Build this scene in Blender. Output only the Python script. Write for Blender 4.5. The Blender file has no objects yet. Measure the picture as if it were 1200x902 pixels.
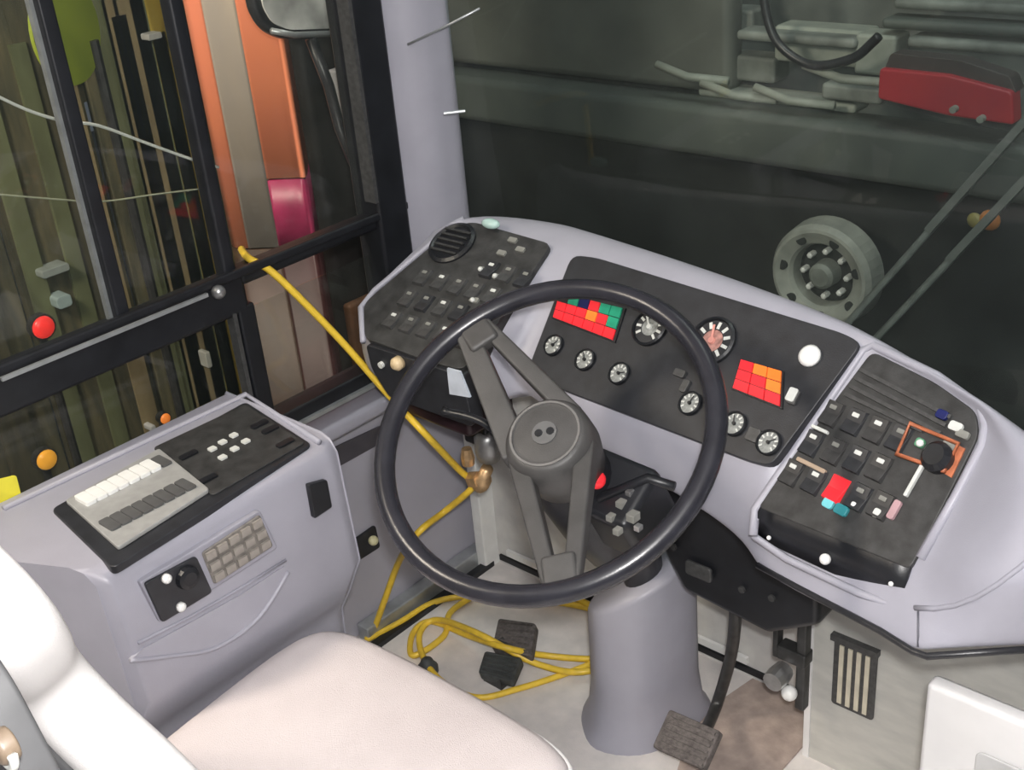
import bpy, bmesh, math, random
from mathutils import Vector, Matrix
from math import sin, cos, pi, radians
random.seed(7)
S = bpy.context.scene
COL = S.collection
V = Vector

# ------------------------------------------------------------------ camera
F, TH, AZ, ROLL = 1400.0, radians(27), radians(44), radians(5.2)
CAM = V((0, 0, 1.64))
_h = V((-sin(AZ), cos(AZ), 0))
DV = (cos(TH) * _h - sin(TH) * V((0, 0, 1)))
_r0 = V((cos(AZ), sin(AZ), 0)); _u0 = _r0.cross(DV)
RV = cos(ROLL) * _r0 - sin(ROLL) * _u0
UV = sin(ROLL) * _r0 + cos(ROLL) * _u0
cam = bpy.data.cameras.new('camera'); cam.sensor_width = 36; cam.lens = 36 * F / 1200
cam.clip_start = 0.02; cam.clip_end = 100
co = bpy.data.objects.new('camera', cam); COL.objects.link(co)
m = Matrix((RV, UV, -DV)).transposed().to_4x4(); m.translation = CAM
co.matrix_world = m
S.camera = co

# ------------------------------------------------------------------ world, lights, exposure
W = bpy.data.worlds.new('night'); S.world = W; W.use_nodes = True
bg = W.node_tree.nodes['Background']; bg.inputs[0].default_value = (0.75, 0.85, 1.0, 1); bg.inputs[1].default_value = 0.10

def lamp(name, kind, loc, power, size=0.05, color=(1, 1, 1), target=None):
    l = bpy.data.lights.new(name, kind); l.energy = power; l.color = color
    if kind == 'POINT': l.shadow_soft_size = size
    if kind == 'AREA': l.size = size
    o = bpy.data.objects.new(name, l); COL.objects.link(o); o.location = loc
    if target is not None:
        o.rotation_euler = (V(target) - V(loc)).to_track_quat('-Z', 'Y').to_euler()
    return o
# the camera's flash, just above the lens
lamp('flash', 'POINT', CAM + UV * 0.06 + RV * 0.02 - DV * 0.03, 90, 0.025, (1.0, 0.985, 0.97))
# ceiling lamp of the saloon behind the driver
lamp('saloon_light', 'AREA', (0.4, -0.5, 2.05), 9, 0.4, (1.0, 0.96, 0.92), (-0.9, 1.2, 0.6))
# unseen fill lamps added to brighten fence, orange body and parked vehicle
lamp('outside_fill', 'AREA', (-2.0, -0.5, 2.5), 75, 0.6, (1.0, 0.88, 0.74), (-2.9, 2.0, 0.3))
lamp('outside_fill', 'AREA', (-1.0, 2.2, 3.6), 30, 0.8, (0.95, 1.0, 0.95), (-1.6, 3.4, 0.7))
S.view_settings.view_transform = 'Standard'; S.view_settings.look = 'None'
S.view_settings.gamma = 1; S.view_settings.exposure = 0.0

# ------------------------------------------------------------------ helpers: rays to known planes
def ray(x, y): return DV * F + RV * (x - 600) + UV * (451 - y)
def onz(x, y, Z): r = ray(x, y); return CAM + r * ((Z - CAM.z) / r.z)
def onx(x, y, X): r = ray(x, y); return CAM + r * ((X - CAM.x) / r.x)
def ony(x, y, Y): r = ray(x, y); return CAM + r * ((Y - CAM.y) / r.y)
def onp(x, y, P):
    r = ray(x, y); n = P.col[2].to_3d(); O = P.translation
    return CAM + r * ((O - CAM).dot(n) / r.dot(n))
def frame(O, u, v):
    u = V(u).normalized(); v = V(v); v = (v - u * v.dot(u)).normalized(); n = u.cross(v)
    M = Matrix((u, v, n)).transposed().to_4x4(); M.translation = V(O); return M
def tilted(O, phi, t):
    ph, t = radians(phi), radians(t)
    return frame(O, (cos(ph), sin(ph), 0), (-sin(ph) * cos(t), cos(ph) * cos(t), sin(t)))
def loc(P, x, y):
    w = P.inverted() @ onp(x, y, P); return (w.x, w.y)
def locs(P, pts): return [loc(P, *p) for p in pts]
def T(P, u=0, v=0, n=0, rz=0): return P @ Matrix.Translation((u, v, n)) @ Matrix.Rotation(rz, 4, 'Z')

class MB:
    def __init__(s): s.v = []; s.f = []
    def add(s, vs, fs, M=None):
        b = len(s.v)
        for p in vs: s.v.append(tuple(M @ V(p)) if M is not None else tuple(p))
        s.f += [tuple(i + b for i in f) for f in fs]; return s
    def box(s, c, d, M=None):
        x, y, z = c; a, b, e = d[0] / 2, d[1] / 2, d[2] / 2
        vs = [(x + i * a, y + j * b, z + k * e) for k in (-1, 1) for j in (-1, 1) for i in (-1, 1)]
        return s.add(vs, [(0, 2, 3, 1), (4, 5, 7, 6), (0, 1, 5, 4), (2, 6, 7, 3), (0, 4, 6, 2), (1, 3, 7, 5)], M)
    def prism(s, pts, z0, z1, M=None):
        n = len(pts)
        a = sum(pts[i][0] * pts[(i + 1) % n][1] - pts[(i + 1) % n][0] * pts[i][1] for i in range(n))
        if a < 0: pts = pts[::-1]
        vs = [(p[0], p[1], z0) for p in pts] + [(p[0], p[1], z1) for p in pts]
        return s.add(vs, [tuple(range(n))[::-1], tuple(range(n, 2 * n))] + [(i, (i + 1) % n, n + (i + 1) % n, n + i) for i in range(n)], M)
    def lathe(s, prof, seg=24, M=None):
        vs, fs = [], []
        for r, z in prof:
            for k in range(seg): a = 2 * pi * k / seg; vs.append((r * cos(a), r * sin(a), z))
        for j in range(len(prof) - 1):
            for k in range(seg):
                k2 = (k + 1) % seg; fs.append((j * seg + k, j * seg + k2, (j + 1) * seg + k2, (j + 1) * seg + k))
        fs.append(tuple(range(seg))[::-1]); q = (len(prof) - 1) * seg; fs.append(tuple(range(q, q + seg)))
        return s.add(vs, fs, M)
    def tube(s, pts, r, seg=8, closed=False, M=None):
        pts = [V(p) for p in pts]; n = len(pts); vs, fs = [], []; N = None
        for i in range(n):
            if closed: t = pts[(i + 1) % n] - pts[i - 1]
            else: t = pts[min(i + 1, n - 1)] - pts[max(i - 1, 0)]
            t.normalize()
            if N is None:
                N = t.orthogonal().normalized()
            N = (N - t * N.dot(t)).normalized(); B = t.cross(N)
            rr = r[i] if isinstance(r, (list, tuple)) else r
            for k in range(seg): a = 2 * pi * k / seg; vs.append(pts[i] + (N * cos(a) + B * sin(a)) * rr)
        for i in range(n if closed else n - 1):
            j = (i + 1) % n
            for k in range(seg): k2 = (k + 1) % seg; fs.append((i * seg + k, i * seg + k2, j * seg + k2, j * seg + k))
        if not closed: fs += [tuple(range(seg))[::-1], tuple(range((n - 1) * seg, n * seg))]
        return s.add(vs, fs, M)
    def grid(s, rows, M=None):
        n = len(rows[0]); vs = [p for r in rows for p in r]
        fs = [(i * n + j, i * n + j + 1, (i + 1) * n + j + 1, (i + 1) * n + j) for i in range(len(rows) - 1) for j in range(n - 1)]
        return s.add(vs, fs, M)
    def ball(s, c, r, M=None, seg=16, ring=10, sq=(1, 1, 1)):
        vs = [(c[0], c[1], c[2] - r * sq[2])]; fs = []
        for i in range(1, ring):
            a = pi * i / ring
            for k in range(seg): b = 2 * pi * k / seg; vs.append((c[0] + r * sq[0] * sin(a) * cos(b), c[1] + r * sq[1] * sin(a) * sin(b), c[2] - r * sq[2] * cos(a)))
        vs.append((c[0], c[1], c[2] + r * sq[2])); L = len(vs) - 1
        for k in range(seg): fs.append((0, 1 + (k + 1) % seg, 1 + k)); fs.append((L, L - seg + k, L - seg + (k + 1) % seg))
        for i in range(ring - 2):
            for k in range(seg):
                k2 = (k + 1) % seg; fs.append((1 + i * seg + k, 1 + i * seg + k2, 1 + (i + 1) * seg + k2, 1 + (i + 1) * seg + k))
        return s.add(vs, fs, M)

def rrect(w, h, r, cx=0, cy=0, k=4):
    out = []
    for sx, sy, a0 in ((1, 1, 0), (-1, 1, pi / 2), (-1, -1, pi), (1, -1, 1.5 * pi)):
        for i in range(k + 1):
            a = a0 + pi / 2 * i / k; out.append((cx + sx * (w / 2 - r) + r * cos(a), cy + sy * (h / 2 - r) + r * sin(a)))
    return out
def rpoly(pts, r, k=4):
    out = []; n = len(pts)
    for i in range(n):
        p, a, b = V(pts[i]), V(pts[i - 1]), V(pts[(i + 1) % n])
        da, db = (a - p), (b - p); ra = min(r, da.length * .45, db.length * .45)
        a2, b2 = p + da.normalized() * ra, p + db.normalized() * ra
        for j in range(k + 1):
            t = j / k; q = a2 * (1 - t) ** 2 + p * 2 * t * (1 - t) + b2 * t * t; out.append((q.x, q.y))
    return out
def smoothline(pts, k=6, closed=False):
    pts = [V(p) for p in pts]; n = len(pts); out = []
    rng = range(n if closed else n - 1)
    for i in rng:
        g = (lambda q: pts[q % n]) if closed else (lambda q: pts[max(0, min(n - 1, q))])
        p0, p1, p2, p3 = g(i - 1), g(i), g(i + 1), g(i + 2)
        for j in range(k):
            t = j / k
            out.append(0.5 * ((2 * p1) + (p2 - p0) * t + (2 * p0 - 5 * p1 + 4 * p2 - p3) * t * t + (3 * p1 - p0 - 3 * p2 + p3) * t ** 3))
    if not closed: out.append(pts[-1])
    return out

def root(name, label, cat, at, group=None):
    o = bpy.data.objects.new(name, None); COL.objects.link(o); o.empty_display_size = .05
    o.location = at; o['label'] = label; o['category'] = cat
    if group: o['group'] = group
    return o
def wloc(o):
    p = V((0, 0, 0))
    while o: p += o.location; o = o.parent
    return p
def obj(name, mb, mat, parent=None, smooth=False, bevel=0, sub=0, label=None, seg=2, solid=0):
    vs = [V(v) for v in mb.v]
    lo = V([min(v[i] for v in vs) for i in range(3)]); hi = V([max(v[i] for v in vs) for i in range(3)])
    c = (lo + hi) / 2
    me = bpy.data.meshes.new(name); me.from_pydata([v - c for v in vs], [], mb.f); me.validate(); me.update()
    o = bpy.data.objects.new(name, me); COL.objects.link(o); me.materials.append(mat)
    o.parent = parent; o.location = c - wloc(parent)
    if smooth:
        me.polygons.foreach_set('use_smooth', [True] * len(me.polygons))
    if solid:
        q = o.modifiers.new('solid', 'SOLIDIFY'); q.thickness = solid; q.offset = -1
    if bevel:
        b = o.modifiers.new('bevel', 'BEVEL'); b.width = bevel; b.segments = seg; b.limit_method = 'ANGLE'; b.angle_limit = radians(35)
        if not smooth:
            me.polygons.foreach_set('use_smooth', [True] * len(me.polygons))
            wn = o.modifiers.new('wn', 'WEIGHTED_NORMAL'); wn.keep_sharp = False
    if sub:
        q = o.modifiers.new('sub', 'SUBSURF'); q.levels = sub; q.render_levels = sub
    if label: o['label'] = label
    return o
def tag(o, label, cat, group=None):
    o['label'] = label; o['category'] = cat
    if group: o['group'] = group
    return o
def struct(name, mb, mat, label, **k):
    o = obj(name, mb, mat, **k); o['kind'] = 'structure'; o['label'] = label; return o
def fmesh(name, mb, mat):          # a mesh built about its own origin, shared by copies
    me = bpy.data.meshes.new(name); me.from_pydata([V(v) for v in mb.v], [], mb.f); me.validate(); me.update(); me.materials.append(mat); return me
def put(name, me, M, parent):      # a part at matrix M, sharing the mesh me
    o = bpy.data.objects.new(name, me); COL.objects.link(o); o.parent = parent
    q = M.copy(); q.translation = M.translation - wloc(parent); o.matrix_local = q; return o

# ------------------------------------------------------------------ materials
def mat(name, col, rough=.5, var=.12, scale=30, bump=0.0, metal=0, spec=.5, col2=None, emit=None, es=0, perobj=0, stretch=(1, 1, 1), bscale=None):
    M = bpy.data.materials.new(name); M.use_nodes = True; nt = M.node_tree; N = nt.nodes; L = nt.links
    b = N['Principled BSDF']; b.inputs['Roughness'].default_value = rough; b.inputs['Metallic'].default_value = metal
    b.inputs['Specular IOR Level'].default_value = spec
    tc = N.new('ShaderNodeTexCoord'); mp = N.new('ShaderNodeMapping'); mp.inputs['Scale'].default_value = stretch
    L.new(tc.outputs['Object'], mp.inputs['Vector'])
    nz = N.new('ShaderNodeTexNoise'); nz.inputs['Scale'].default_value = scale; nz.inputs['Detail'].default_value = 5
    L.new(mp.outputs[0], nz.inputs['Vector'])
    mx = N.new('ShaderNodeMix'); mx.data_type = 'RGBA'
    c2 = col2 or tuple(c * (1 - var) for c in col)
    c1 = col if col2 else tuple(min(1, c * (1 + var)) for c in col)
    mx.inputs[6].default_value = (*c1, 1); mx.inputs[7].default_value = (*c2, 1)
    rp = N.new('ShaderNodeMapRange'); rp.inputs[1].default_value = .3; rp.inputs[2].default_value = .7
    L.new(nz.outputs['Fac'], rp.inputs[0]); L.new(rp.outputs[0], mx.inputs[0])
    out = mx.outputs[2]
    if perobj:
        oi = N.new('ShaderNodeObjectInfo'); hs = N.new('ShaderNodeHueSaturation')
        r1 = N.new('ShaderNodeMapRange'); r1.inputs[3].default_value = 1 - perobj; r1.inputs[4].default_value = 1 + perobj
        L.new(oi.outputs['Random'], r1.inputs[0]); L.new(r1.outputs[0], hs.inputs['Value']); L.new(out, hs.inputs['Color']); out = hs.outputs[0]
    L.new(out, b.inputs['Base Color'])
    if bump:
        n2 = N.new('ShaderNodeTexNoise'); n2.inputs['Scale'].default_value = bscale or scale * 6; n2.inputs['Detail'].default_value = 3
        L.new(mp.outputs[0], n2.inputs['Vector'])
        bp = N.new('ShaderNodeBump'); bp.inputs['Strength'].default_value = bump; bp.inputs['Distance'].default_value = .004
        L.new(n2.outputs['Fac'], bp.inputs['Height']); L.new(bp.outputs[0], b.inputs['Normal'])
    if emit:
        b.inputs['Emission Color'].default_value = (*emit, 1); b.inputs['Emission Strength'].default_value = es
    return M
def glassmat(name, tint, dust=.03, spec=.06):
    M = bpy.data.materials.new(name); M.use_nodes = True; nt = M.node_tree; N = nt.nodes; L = nt.links
    N.remove(N['Principled BSDF']); out = N['Material Output']
    tr = N.new('ShaderNodeBsdfTransparent'); tr.inputs[0].default_value = (*tint, 1)
    df = N.new('ShaderNodeBsdfDiffuse'); df.inputs[0].default_value = (.62, .72, .68, 1)
    nz = N.new('ShaderNodeTexNoise'); nz.inputs['Scale'].default_value = 3; nz.inputs['Detail'].default_value = 6
    tc = N.new('ShaderNodeTexCoord'); L.new(tc.outputs['Object'], nz.inputs['Vector'])
    mr = N.new('ShaderNodeMapRange'); mr.inputs[1].default_value = .3; mr.inputs[2].default_value = .75; mr.inputs[3].default_value = dust * .5; mr.inputs[4].default_value = dust * 1.6
    L.new(nz.outputs['Fac'], mr.inputs[0])
    m1 = N.new('ShaderNodeMixShader'); L.new(mr.outputs[0], m1.inputs[0]); L.new(tr.outputs[0], m1.inputs[1]); L.new(df.outputs[0], m1.inputs[2])
    gl = N.new('ShaderNodeBsdfGlossy'); gl.inputs['Roughness'].default_value = .02
    lw = N.new('ShaderNodeLayerWeight'); lw.inputs[0].default_value = .5
    pw = N.new('ShaderNodeMath'); pw.operation = 'POWER'; pw.inputs[1].default_value = 5; L.new(lw.outputs['Facing'], pw.inputs[0])
    fr = N.new('ShaderNodeMath'); fr.operation = 'MULTIPLY_ADD'; fr.inputs[1].default_value = .7; fr.inputs[2].default_value = .03; L.new(pw.outputs[0], fr.inputs[0])
    m2 = N.new('ShaderNodeMixShader'); L.new(fr.outputs[0], m2.inputs[0]); L.new(m1.outputs[0], m2.inputs[1]); L.new(gl.outputs[0], m2.inputs[2])
    L.new(m2.outputs[0], out.inputs[0]); return M

LILAC = mat('lilac_grey_plastic', (.345, .34, .392), .42, .05, 12, .06, bscale=500)
LILAC2 = mat('lilac_grey_panel', (.31, .305, .355), .5, .07, 8, .05, bscale=400)
WALLM = mat('lilac_grey_bounce', (.43, .42, .475), .5, .06, 8, .05, bscale=400)  # lighter copy of the panel lilac, bounce light put into its colour
BLACK = mat('black_plastic', (.012, .013, .016), .38, .25, 25, .05, bscale=400)
PANEL = mat('charcoal_panel', (.022, .023, .027), .45, .25, 40, .08, bscale=500)
PANEL2 = mat('worn_charcoal_panel', (.036, .036, .036), .55, .4, 45, .1, bscale=400)
KEYB = mat('switch_plastic', (.03, .031, .034), .35, .3, 80)
KEYD = mat('switch_dark_grey', (.04, .039, .039), .45, .3, 120)
KEYG = mat('switch_grey', (.055, .055, .055), .45, .3, 120)
RUB = mat('black_rubber', (.025, .025, .028), .32, .2, 60, .1)
RIM = mat('wheel_rim_plastic', (.022, .022, .028), .26, .2, 30, .05, bscale=600)
HUB = mat('hub_charcoal', (.062, .060, .059), .5, .15, 30, .1, bscale=500)
FRAME = mat('black_window_frame', (.012, .013, .016), .4, .3, 20)
ALU = mat('aluminium_edge', (.45, .47, .48), .35, .15, 30, metal=.6)
STEEL = mat('brushed_steel', (.4, .4, .4), .35, .2, 40, metal=.8)
WHITE = mat('white_plastic', (.8, .8, .78), .4, .05)
SYMB = mat('symbol_print', (.62, .63, .6), .5, .1)
DIM = mat('dim_symbol_print', (.22, .22, .2), .5, .2)
RED = mat('red_lens', (.75, .025, .035), .3, .15, 60, emit=(1, .03, .04), es=.22)
ORANGE = mat('orange_lens', (.9, .2, .03), .3, .1, 60, emit=(1, .2, .03), es=.22)
GREEN = mat('green_lens', (.02, .28, .16), .3, .15, 60, emit=(.02, .5, .3), es=.08)
BLUE = mat('navy_lens', (.01, .015, .10), .3)
CYAN = mat('cyan_key', (.15, .55, .6), .4)
SEAT = mat('pale_seat_fabric', (.70, .635, .63), .9, .05, 6, .35, spec=.15, bscale=700, col2=(.60, .54, .54))
SEATW = mat('pale_seat_cover', (.80, .77, .76), .85, .03, 8, .2, spec=.15, bscale=500)
SHELL = mat('seat_shell_grey', (.085, .085, .088), .5, .1, 30)
FLOOR = mat('speckled_floor', (.78, .73, .70), .55, .1, 25, .1, col2=(.64, .61, .59), bscale=300)
FWALL = mat('painted_front_wall', (.68, .67, .64), .5, .1, 20, .05, col2=(.54, .53, .52))
GREYBOX = mat('mottled_grey_paint', (.56, .55, .51), .5, .1, 14, .05, col2=(.45, .445, .42), stretch=(1, 1, 3))
PALEBOX = mat('pale_painted_metal', (.74, .73, .73), .45, .05, 12)
BROWN = mat('brown_worn_mat', (.40, .32, .28), .8, .2, 30, .2)
HOSE = mat('yellow_hose', (.80, .54, .05), .4, .1, 60)
BRASS = mat('tarnished_brass', (.6, .40, .22), .4, .2, 80, metal=.7)
PEDAL = mat('pedal_rubber', (.12, .105, .10), .7, .4, 110, .4)
PAD = mat('pad_rubber', (.06, .065, .065), .6, .3, 60, .2)
KEYG2 = mat('edge_grey', (.16, .17, .17), .4, .2, 40)
WINE = mat('dark_wine_plastic', (.022, .010, .013), .4, .4, 40)
GLASS_S = glassmat('side_glass', (.91, .92, .90), .008)
GLASS_W = glassmat('windscreen_glass', (.84, .90, .87), .022)

# ================================================================== THE SETTING
mb = MB(); mb.box((-0.4, 0.4, -.02), (2.7, 2.44, .04)); struct('floor', mb, FLOOR, 'pale speckled cab floor')
mb = MB(); mb.prism([(x, y) for x, y in [(-.97, 1.615), (-.8, 1.615), (-.8, 1.35), (-.9, 1.2), (-1.0, 1.45)]], 0, .004)
tag(obj('floor_mat', mb, BROWN), 'worn brown floor mat beside the brake pedal', 'mat')
mb = MB(); mb.box((-.25, .1, 2.15), (2.96, 3.1, .06)); struct('ceiling', mb, PALEBOX, 'pale cab ceiling above the frame')
# ground outside
GROUND = mat('wet_dark_concrete', (.075, .08, .07), .55, .4, 3, .2, bscale=40)
mb = MB(); mb.box((-2, 4, -.95), (16, 16, .1)); struct('ground', mb, GROUND, 'dark depot ground outside the bus')
# lower side wall and its sill
mb = MB(); mb.box((-1.75, 1.2, .29), (.06, .9, .58)); struct('wall_left', mb, WALLM, 'lilac grey side wall below the driver window', bevel=.01)
wall_left = bpy.data.objects['wall_left']
mb = MB(); mb.box((-1.70, 1.27, .56), (.15, .74, .035)); obj('sill', mb, LILAC, wall_left, bevel=.01)
mb = MB(); mb.box((-1.75, .3, .28), (.06, .9, .56)); obj('side_panel', mb, LILAC2, wall_left)
PW = frame((-1.718, 1.2, .3), (0, 1, 0), (0, 0, 1))     # inner face of the side wall (u = forward, v = up, n = into cab)
o_ = loc(PW, 415, 640)
q = locs(PW, [(394, 645), (438, 614), (444, 640), (400, 668)])
mb = MB(); mb.prism(rpoly(q, .008), 0, .006, PW); obj('socket_plate', mb, PANEL, wall_left, bevel=.002)
mb = MB(); mb.ball((0, 0, 0), .011, T(PW, *loc(PW, 433, 631), .012)); obj('socket_knob', mb, mat('cream_knob', (.75, .7, .42), .4), wall_left, smooth=True, label='cream socket knob')
mb = MB(); mb.ball((0, 0, 0), .009, T(PW, *loc(PW, 411, 653), .01)); obj('socket_knob', mb, DIM, wall_left, smooth=True)
q = locs(PW, [(386, 526), (448, 497), (450, 516), (392, 548)])
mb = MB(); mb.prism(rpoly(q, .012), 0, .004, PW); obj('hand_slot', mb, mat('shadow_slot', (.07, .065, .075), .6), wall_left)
mb = MB(); mb.box((-1.70, 1.42, .02), (.035, .38, .04)); struct('baseboard_left', mb, ALU, 'pale metal strip along the foot of the side wall', bevel=.004)
mb = MB(); mb.box((-1.665, 1.41, .006), (.02, .38, .012)); obj('rubber_edge', mb, BLACK, bpy.data.objects['baseboard_left'])
# front wall with upright edge
mb = MB(); mb.box((-1.05, 1.645, .26), (1.4, .05, .64)); struct('wall_front', mb, FWALL, 'pale painted front wall under the dashboard', bevel=.004)
wall_front = bpy.data.objects['wall_front']
mb = MB(); mb.box((-1.672, 1.6, .26), (.03, .05, .56)); obj('corner_strip', mb, WHITE, wall_front, bevel=.004)
mb = MB(); mb.box((-1.05, 1.617, .018), (1.2, .006, .014)); obj('dark_seam', mb, BLACK, wall_front)
mb = MB(); mb.box((-1.3, 1.612, .045), (.64, .008, .016)); obj('kick_strip', mb, WHITE, wall_front)
# boxed-in step beside the pedals, with a vent grille
mb = MB(); mb.box((-.31, 1.547, .31), (.96, .10, .70)); struct('wall_right', mb, GREYBOX, 'mottled grey boxed-in wall right of the pedals', bevel=.006)
wall_right = bpy.data.objects['wall_right']
mb = MB(); mb.box((-.785, 1.50, .20), (.012, .012, .40)); obj('edge_strip', mb, PALEBOX, wall_right)
PV = frame((-.70, 1.496, .23), (1, 0, 0), (0, 0, 1))
vent = MB(); vent.prism(rrect(.078, .15, .006), -.001, .004, PV); vg = obj('vent_grille', vent, KEYG, wall_right, bevel=.001)
me = MB(); me.box((0, 0, 0), (.008, .125, .004)); me = fmesh('vent_slat', me, mat('cream_slat', (.62, .57, .45), .5, .1))
for k in range(4): put('vent_slat', me, T(PV, -.0235 + .0157 * k, -.004, .0045), vg)
mb = MB(); mb.box((0, .073, .006), (.085, .012, .012), PV); obj('vent_lip', mb, KEYG, vg)
# pillar between side window and windscreen
PTS = [(-1.72, 1.44), (-1.69, 1.425), (-1.64, 1.44), (-1.605, 1.465), (-1.585, 1.50), (-1.58, 1.56), (-1.62, 1.60), (-1.72, 1.60)]
mb = MB(); mb.prism(rpoly(PTS, .02), .5, 1.9); struct('trim_1', mb, LILAC, 'lilac grey windscreen pillar', smooth=False, bevel=.004)
pillar = bpy.data.objects['trim_1']
mb = MB(); mb.tube([(-1.665, 1.424, .8), (-1.665, 1.424, 1.9)], .004); obj('pillar_bead', mb, LILAC2, pillar)
mb = MB(); mb.tube([ony(520, 133, 1.47), ony(545, 130, 1.5)], .003); obj('peg', mb, ALU, pillar, label='small grey peg')
# windscreen
P0, P1, P2 = V((-1.60, 1.60)), V((-.4, 1.66)), V((1.2, 1.62))
mb = MB(); rows = []
for z in (.56, 2.0):
    rows.append([(p.x, p.y + (-.06 * (z - .56)), z) for p in [P0 * (1 - t) ** 2 + P1 * 2 * t * (1 - t) + P2 * t * t for t in [i / 12 for i in range(13)]]])
mb.grid(rows); struct('window_3', mb, GLASS_W, 'dusty windscreen in front of the dashboard', smooth=True)
ws = bpy.data.objects['window_3']
mb = MB(); mb.tube([(p[0], p[1] - .004, p[2]) for p in rows[0]], .012, 6); obj('rubber_seal', mb, RUB, ws, smooth=True)
mb = MB(); mb.box((-.2, 1.66, .1), (2.8, .06, .92)); struct('wall_front_outer', mb, FRAME, 'dark outer front panel under the windscreen')

# side window: bar, posts, panes
XW = -1.66
def wbar(name, a, b, par, m_=FRAME, d=.05, x=XW):      # quad strip on the window plane from px quads
    ps = [onx(p[0], p[1], x) for p in a + b]
    mb = MB(); mb.prism(rpoly([(p.y, p.z) for p in ps], .004, 2), -d / 2, d / 2, frame((x, 0, 0), (0, 1, 0), (0, 0, 1)))
    return obj(name, mb, m_, par, bevel=.004)
mb = MB(); mb.box((XW, .83, .892), (.045, .48, .074)); mb.box((XW, 1.24, .918), (.045, .36, .03)); struct('window_1', mb, FRAME, 'black framed sliding driver window', bevel=.01)
w1 = bpy.data.objects['window_1']
mb = MB(); mb.box((XW + .026, 1.02, .932), (.014, .86, .016)); obj('slide_rail', mb, FRAME, w1, bevel=.004)
mb = MB(); mb.box((XW + .042, .80, .924), (.006, .36, .006)); obj('rail_edge', mb, ALU, w1)
mb = MB(); mb.box((XW, .842, 1.45), (.034, .024, 1.06)); obj('mullion', mb, FRAME, w1, bevel=.004)
mb = MB(); mb.box((XW - .002, .827, 1.45), (.012, .006, 1.06)); obj('mullion_edge', mb, KEYG2, w1)
mb = MB(); mb.box((XW, 1.05, 1.45), (.03, .026, 1.06)); obj('mullion', mb, FRAME, w1, bevel=.006)
mb = MB(); mb.box((XW, 1.41, 1.25), (.07, .075, 1.36)); obj('end_post', mb, FRAME, w1, bevel=.008)
mb = MB(); mb.box((XW + .02, 1.372, 1.45), (.03, .008, .98)); obj('post_edge', mb, KEYG, w1)
mb = MB(); mb.ball((0, 0, 0), .012, Matrix.Translation(onx(256, 342, XW + .04))); obj('catch_knob', mb, STEEL, w1, smooth=True)
mb = MB(); mb.box((XW, 1.062, .72), (.045, .035, .30)); obj('lower_post', mb, FRAME, w1, bevel=.005)
mb = MB(); mb.box((XW + .012, 1.036, .72), (.02, .008, .30)); obj('lower_post_edge', mb, KEYG, w1)
mb = MB(); mb.box((XW, 1.24, .622), (.05, .36, .04)); obj('lower_rail', mb, FRAME, w1, bevel=.006)
mb = MB(); mb.box((XW + .028, 1.24, .612), (.01, .34, .008)); obj('lower_rail_edge', mb, ALU, w1)
mb = MB(); mb.box((XW, .75, .58), (.05, .62, .08)); obj('lower_rail', mb, FRAME, w1)
for n_, y0, y1, z0, z1 in (('glass_pane', .2, .83, .92, 1.98), ('glass_pane', .85, 1.04, .92, 1.98), ('glass_pane', 1.07, 1.38, .92, 1.98), ('glass_pane', .45, 1.05, .6, .85), ('glass_pane', 1.075, 1.38, .64, .85)):
    mb = MB(); mb.box((XW - .01, (y0 + y1) / 2, (z0 + z1) / 2), (.004, y1 - y0, z1 - z0)); obj(n_, mb, GLASS_S, w1)
YTAG = mat('yellow_tag', (.85, .75, .06), .5, .1)
mb = MB(); PT = frame((-1.615, .56, .78), (0, 1, 0), (0, 0, 1)); q = locs(PT, [(-8, 562), (18, 556), (25, 584), (-8, 602)])
mb.prism(rpoly(q, .004), 0, .004, PT); tag(obj('yellow_sticker', mb, YTAG, bevel=.001), 'bright yellow sticker low on the driver window beside the switch console', 'sticker')

# ================================================================== DRIVER SEAT
seat = root('driver_seat', 'driver seat with pale fabric cushion and backrest seen from behind', 'seat', (-1.04, .6, 0))
cpts = [(-1.22, .40), (-1.262, .50), (-1.28, .62), (-1.292, .76), (-1.283, .835), (-1.24, .868), (-1.15, .88), (-1.04, .884), (-.92, .884), (-.82, .876), (-.775, .84), (-.765, .74), (-.775, .58), (-.80, .45), (-.84, .40), (-1.03, .385)]
cout = [(p.x, p.y) for p in smoothline([V((a, b, 0)) for a, b in cpts], 4, True)]
ccx, ccy = -1.04, .63
def cring(k, z): return [(ccx + (x - ccx) * k, ccy + (y - ccy) * k, z) for x, y in cout]
rows = [cring(*a) for a in ((.97, .39), (1.0, .41), (1.0, .455), (.992, .475), (.972, .486), (.93, .494), (.85, .498), (.6, .500), (.3, .500), (.02, .500))]
mb = MB(); n = len(cout); vs = [p for r in rows for p in r]
fs = [(i * n + j, i * n + (j + 1) % n, (i + 1) * n + (j + 1) % n, (i + 1) * n + j) for i in range(len(rows) - 1) for j in range(n)]
fs += [tuple(range((len(rows) - 1) * n, len(rows) * n))]
mb.add(vs, fs); obj('cushion', mb, SEAT, seat, smooth=True)
mb = MB(); mb.tube(cring(.998, .47), .005, 6, True); obj('piping', mb, SEATW, seat, smooth=True)
mb = MB(); mb.box((-1.04, .62, .36), (.44, .40, .08)); obj('seat_pan', mb, BLACK, seat, bevel=.02)
mb = MB(); mb.lathe([(.17, 0), (.17, .03), (.12, .06), (.12, .32), (.15, .33)], 24, Matrix.Translation((-1.04, .60, 0))); obj('pedestal', mb, BLACK, seat)
PB = frame((-1.045, .38, .852), (1, 0, 0), (0, -.287, .958))     # front plane of the reclined backrest; n points forward+up -> check
rr = [(0, .315), (.08, .312), (.145, .290), (.185, .245), (.190, .195), (.165, .14), (.135, .095), (.15, .055), (.205, .02), (.245, -.035), (.262, -.12), (.26, -.22), (.24, -.36)]
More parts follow.
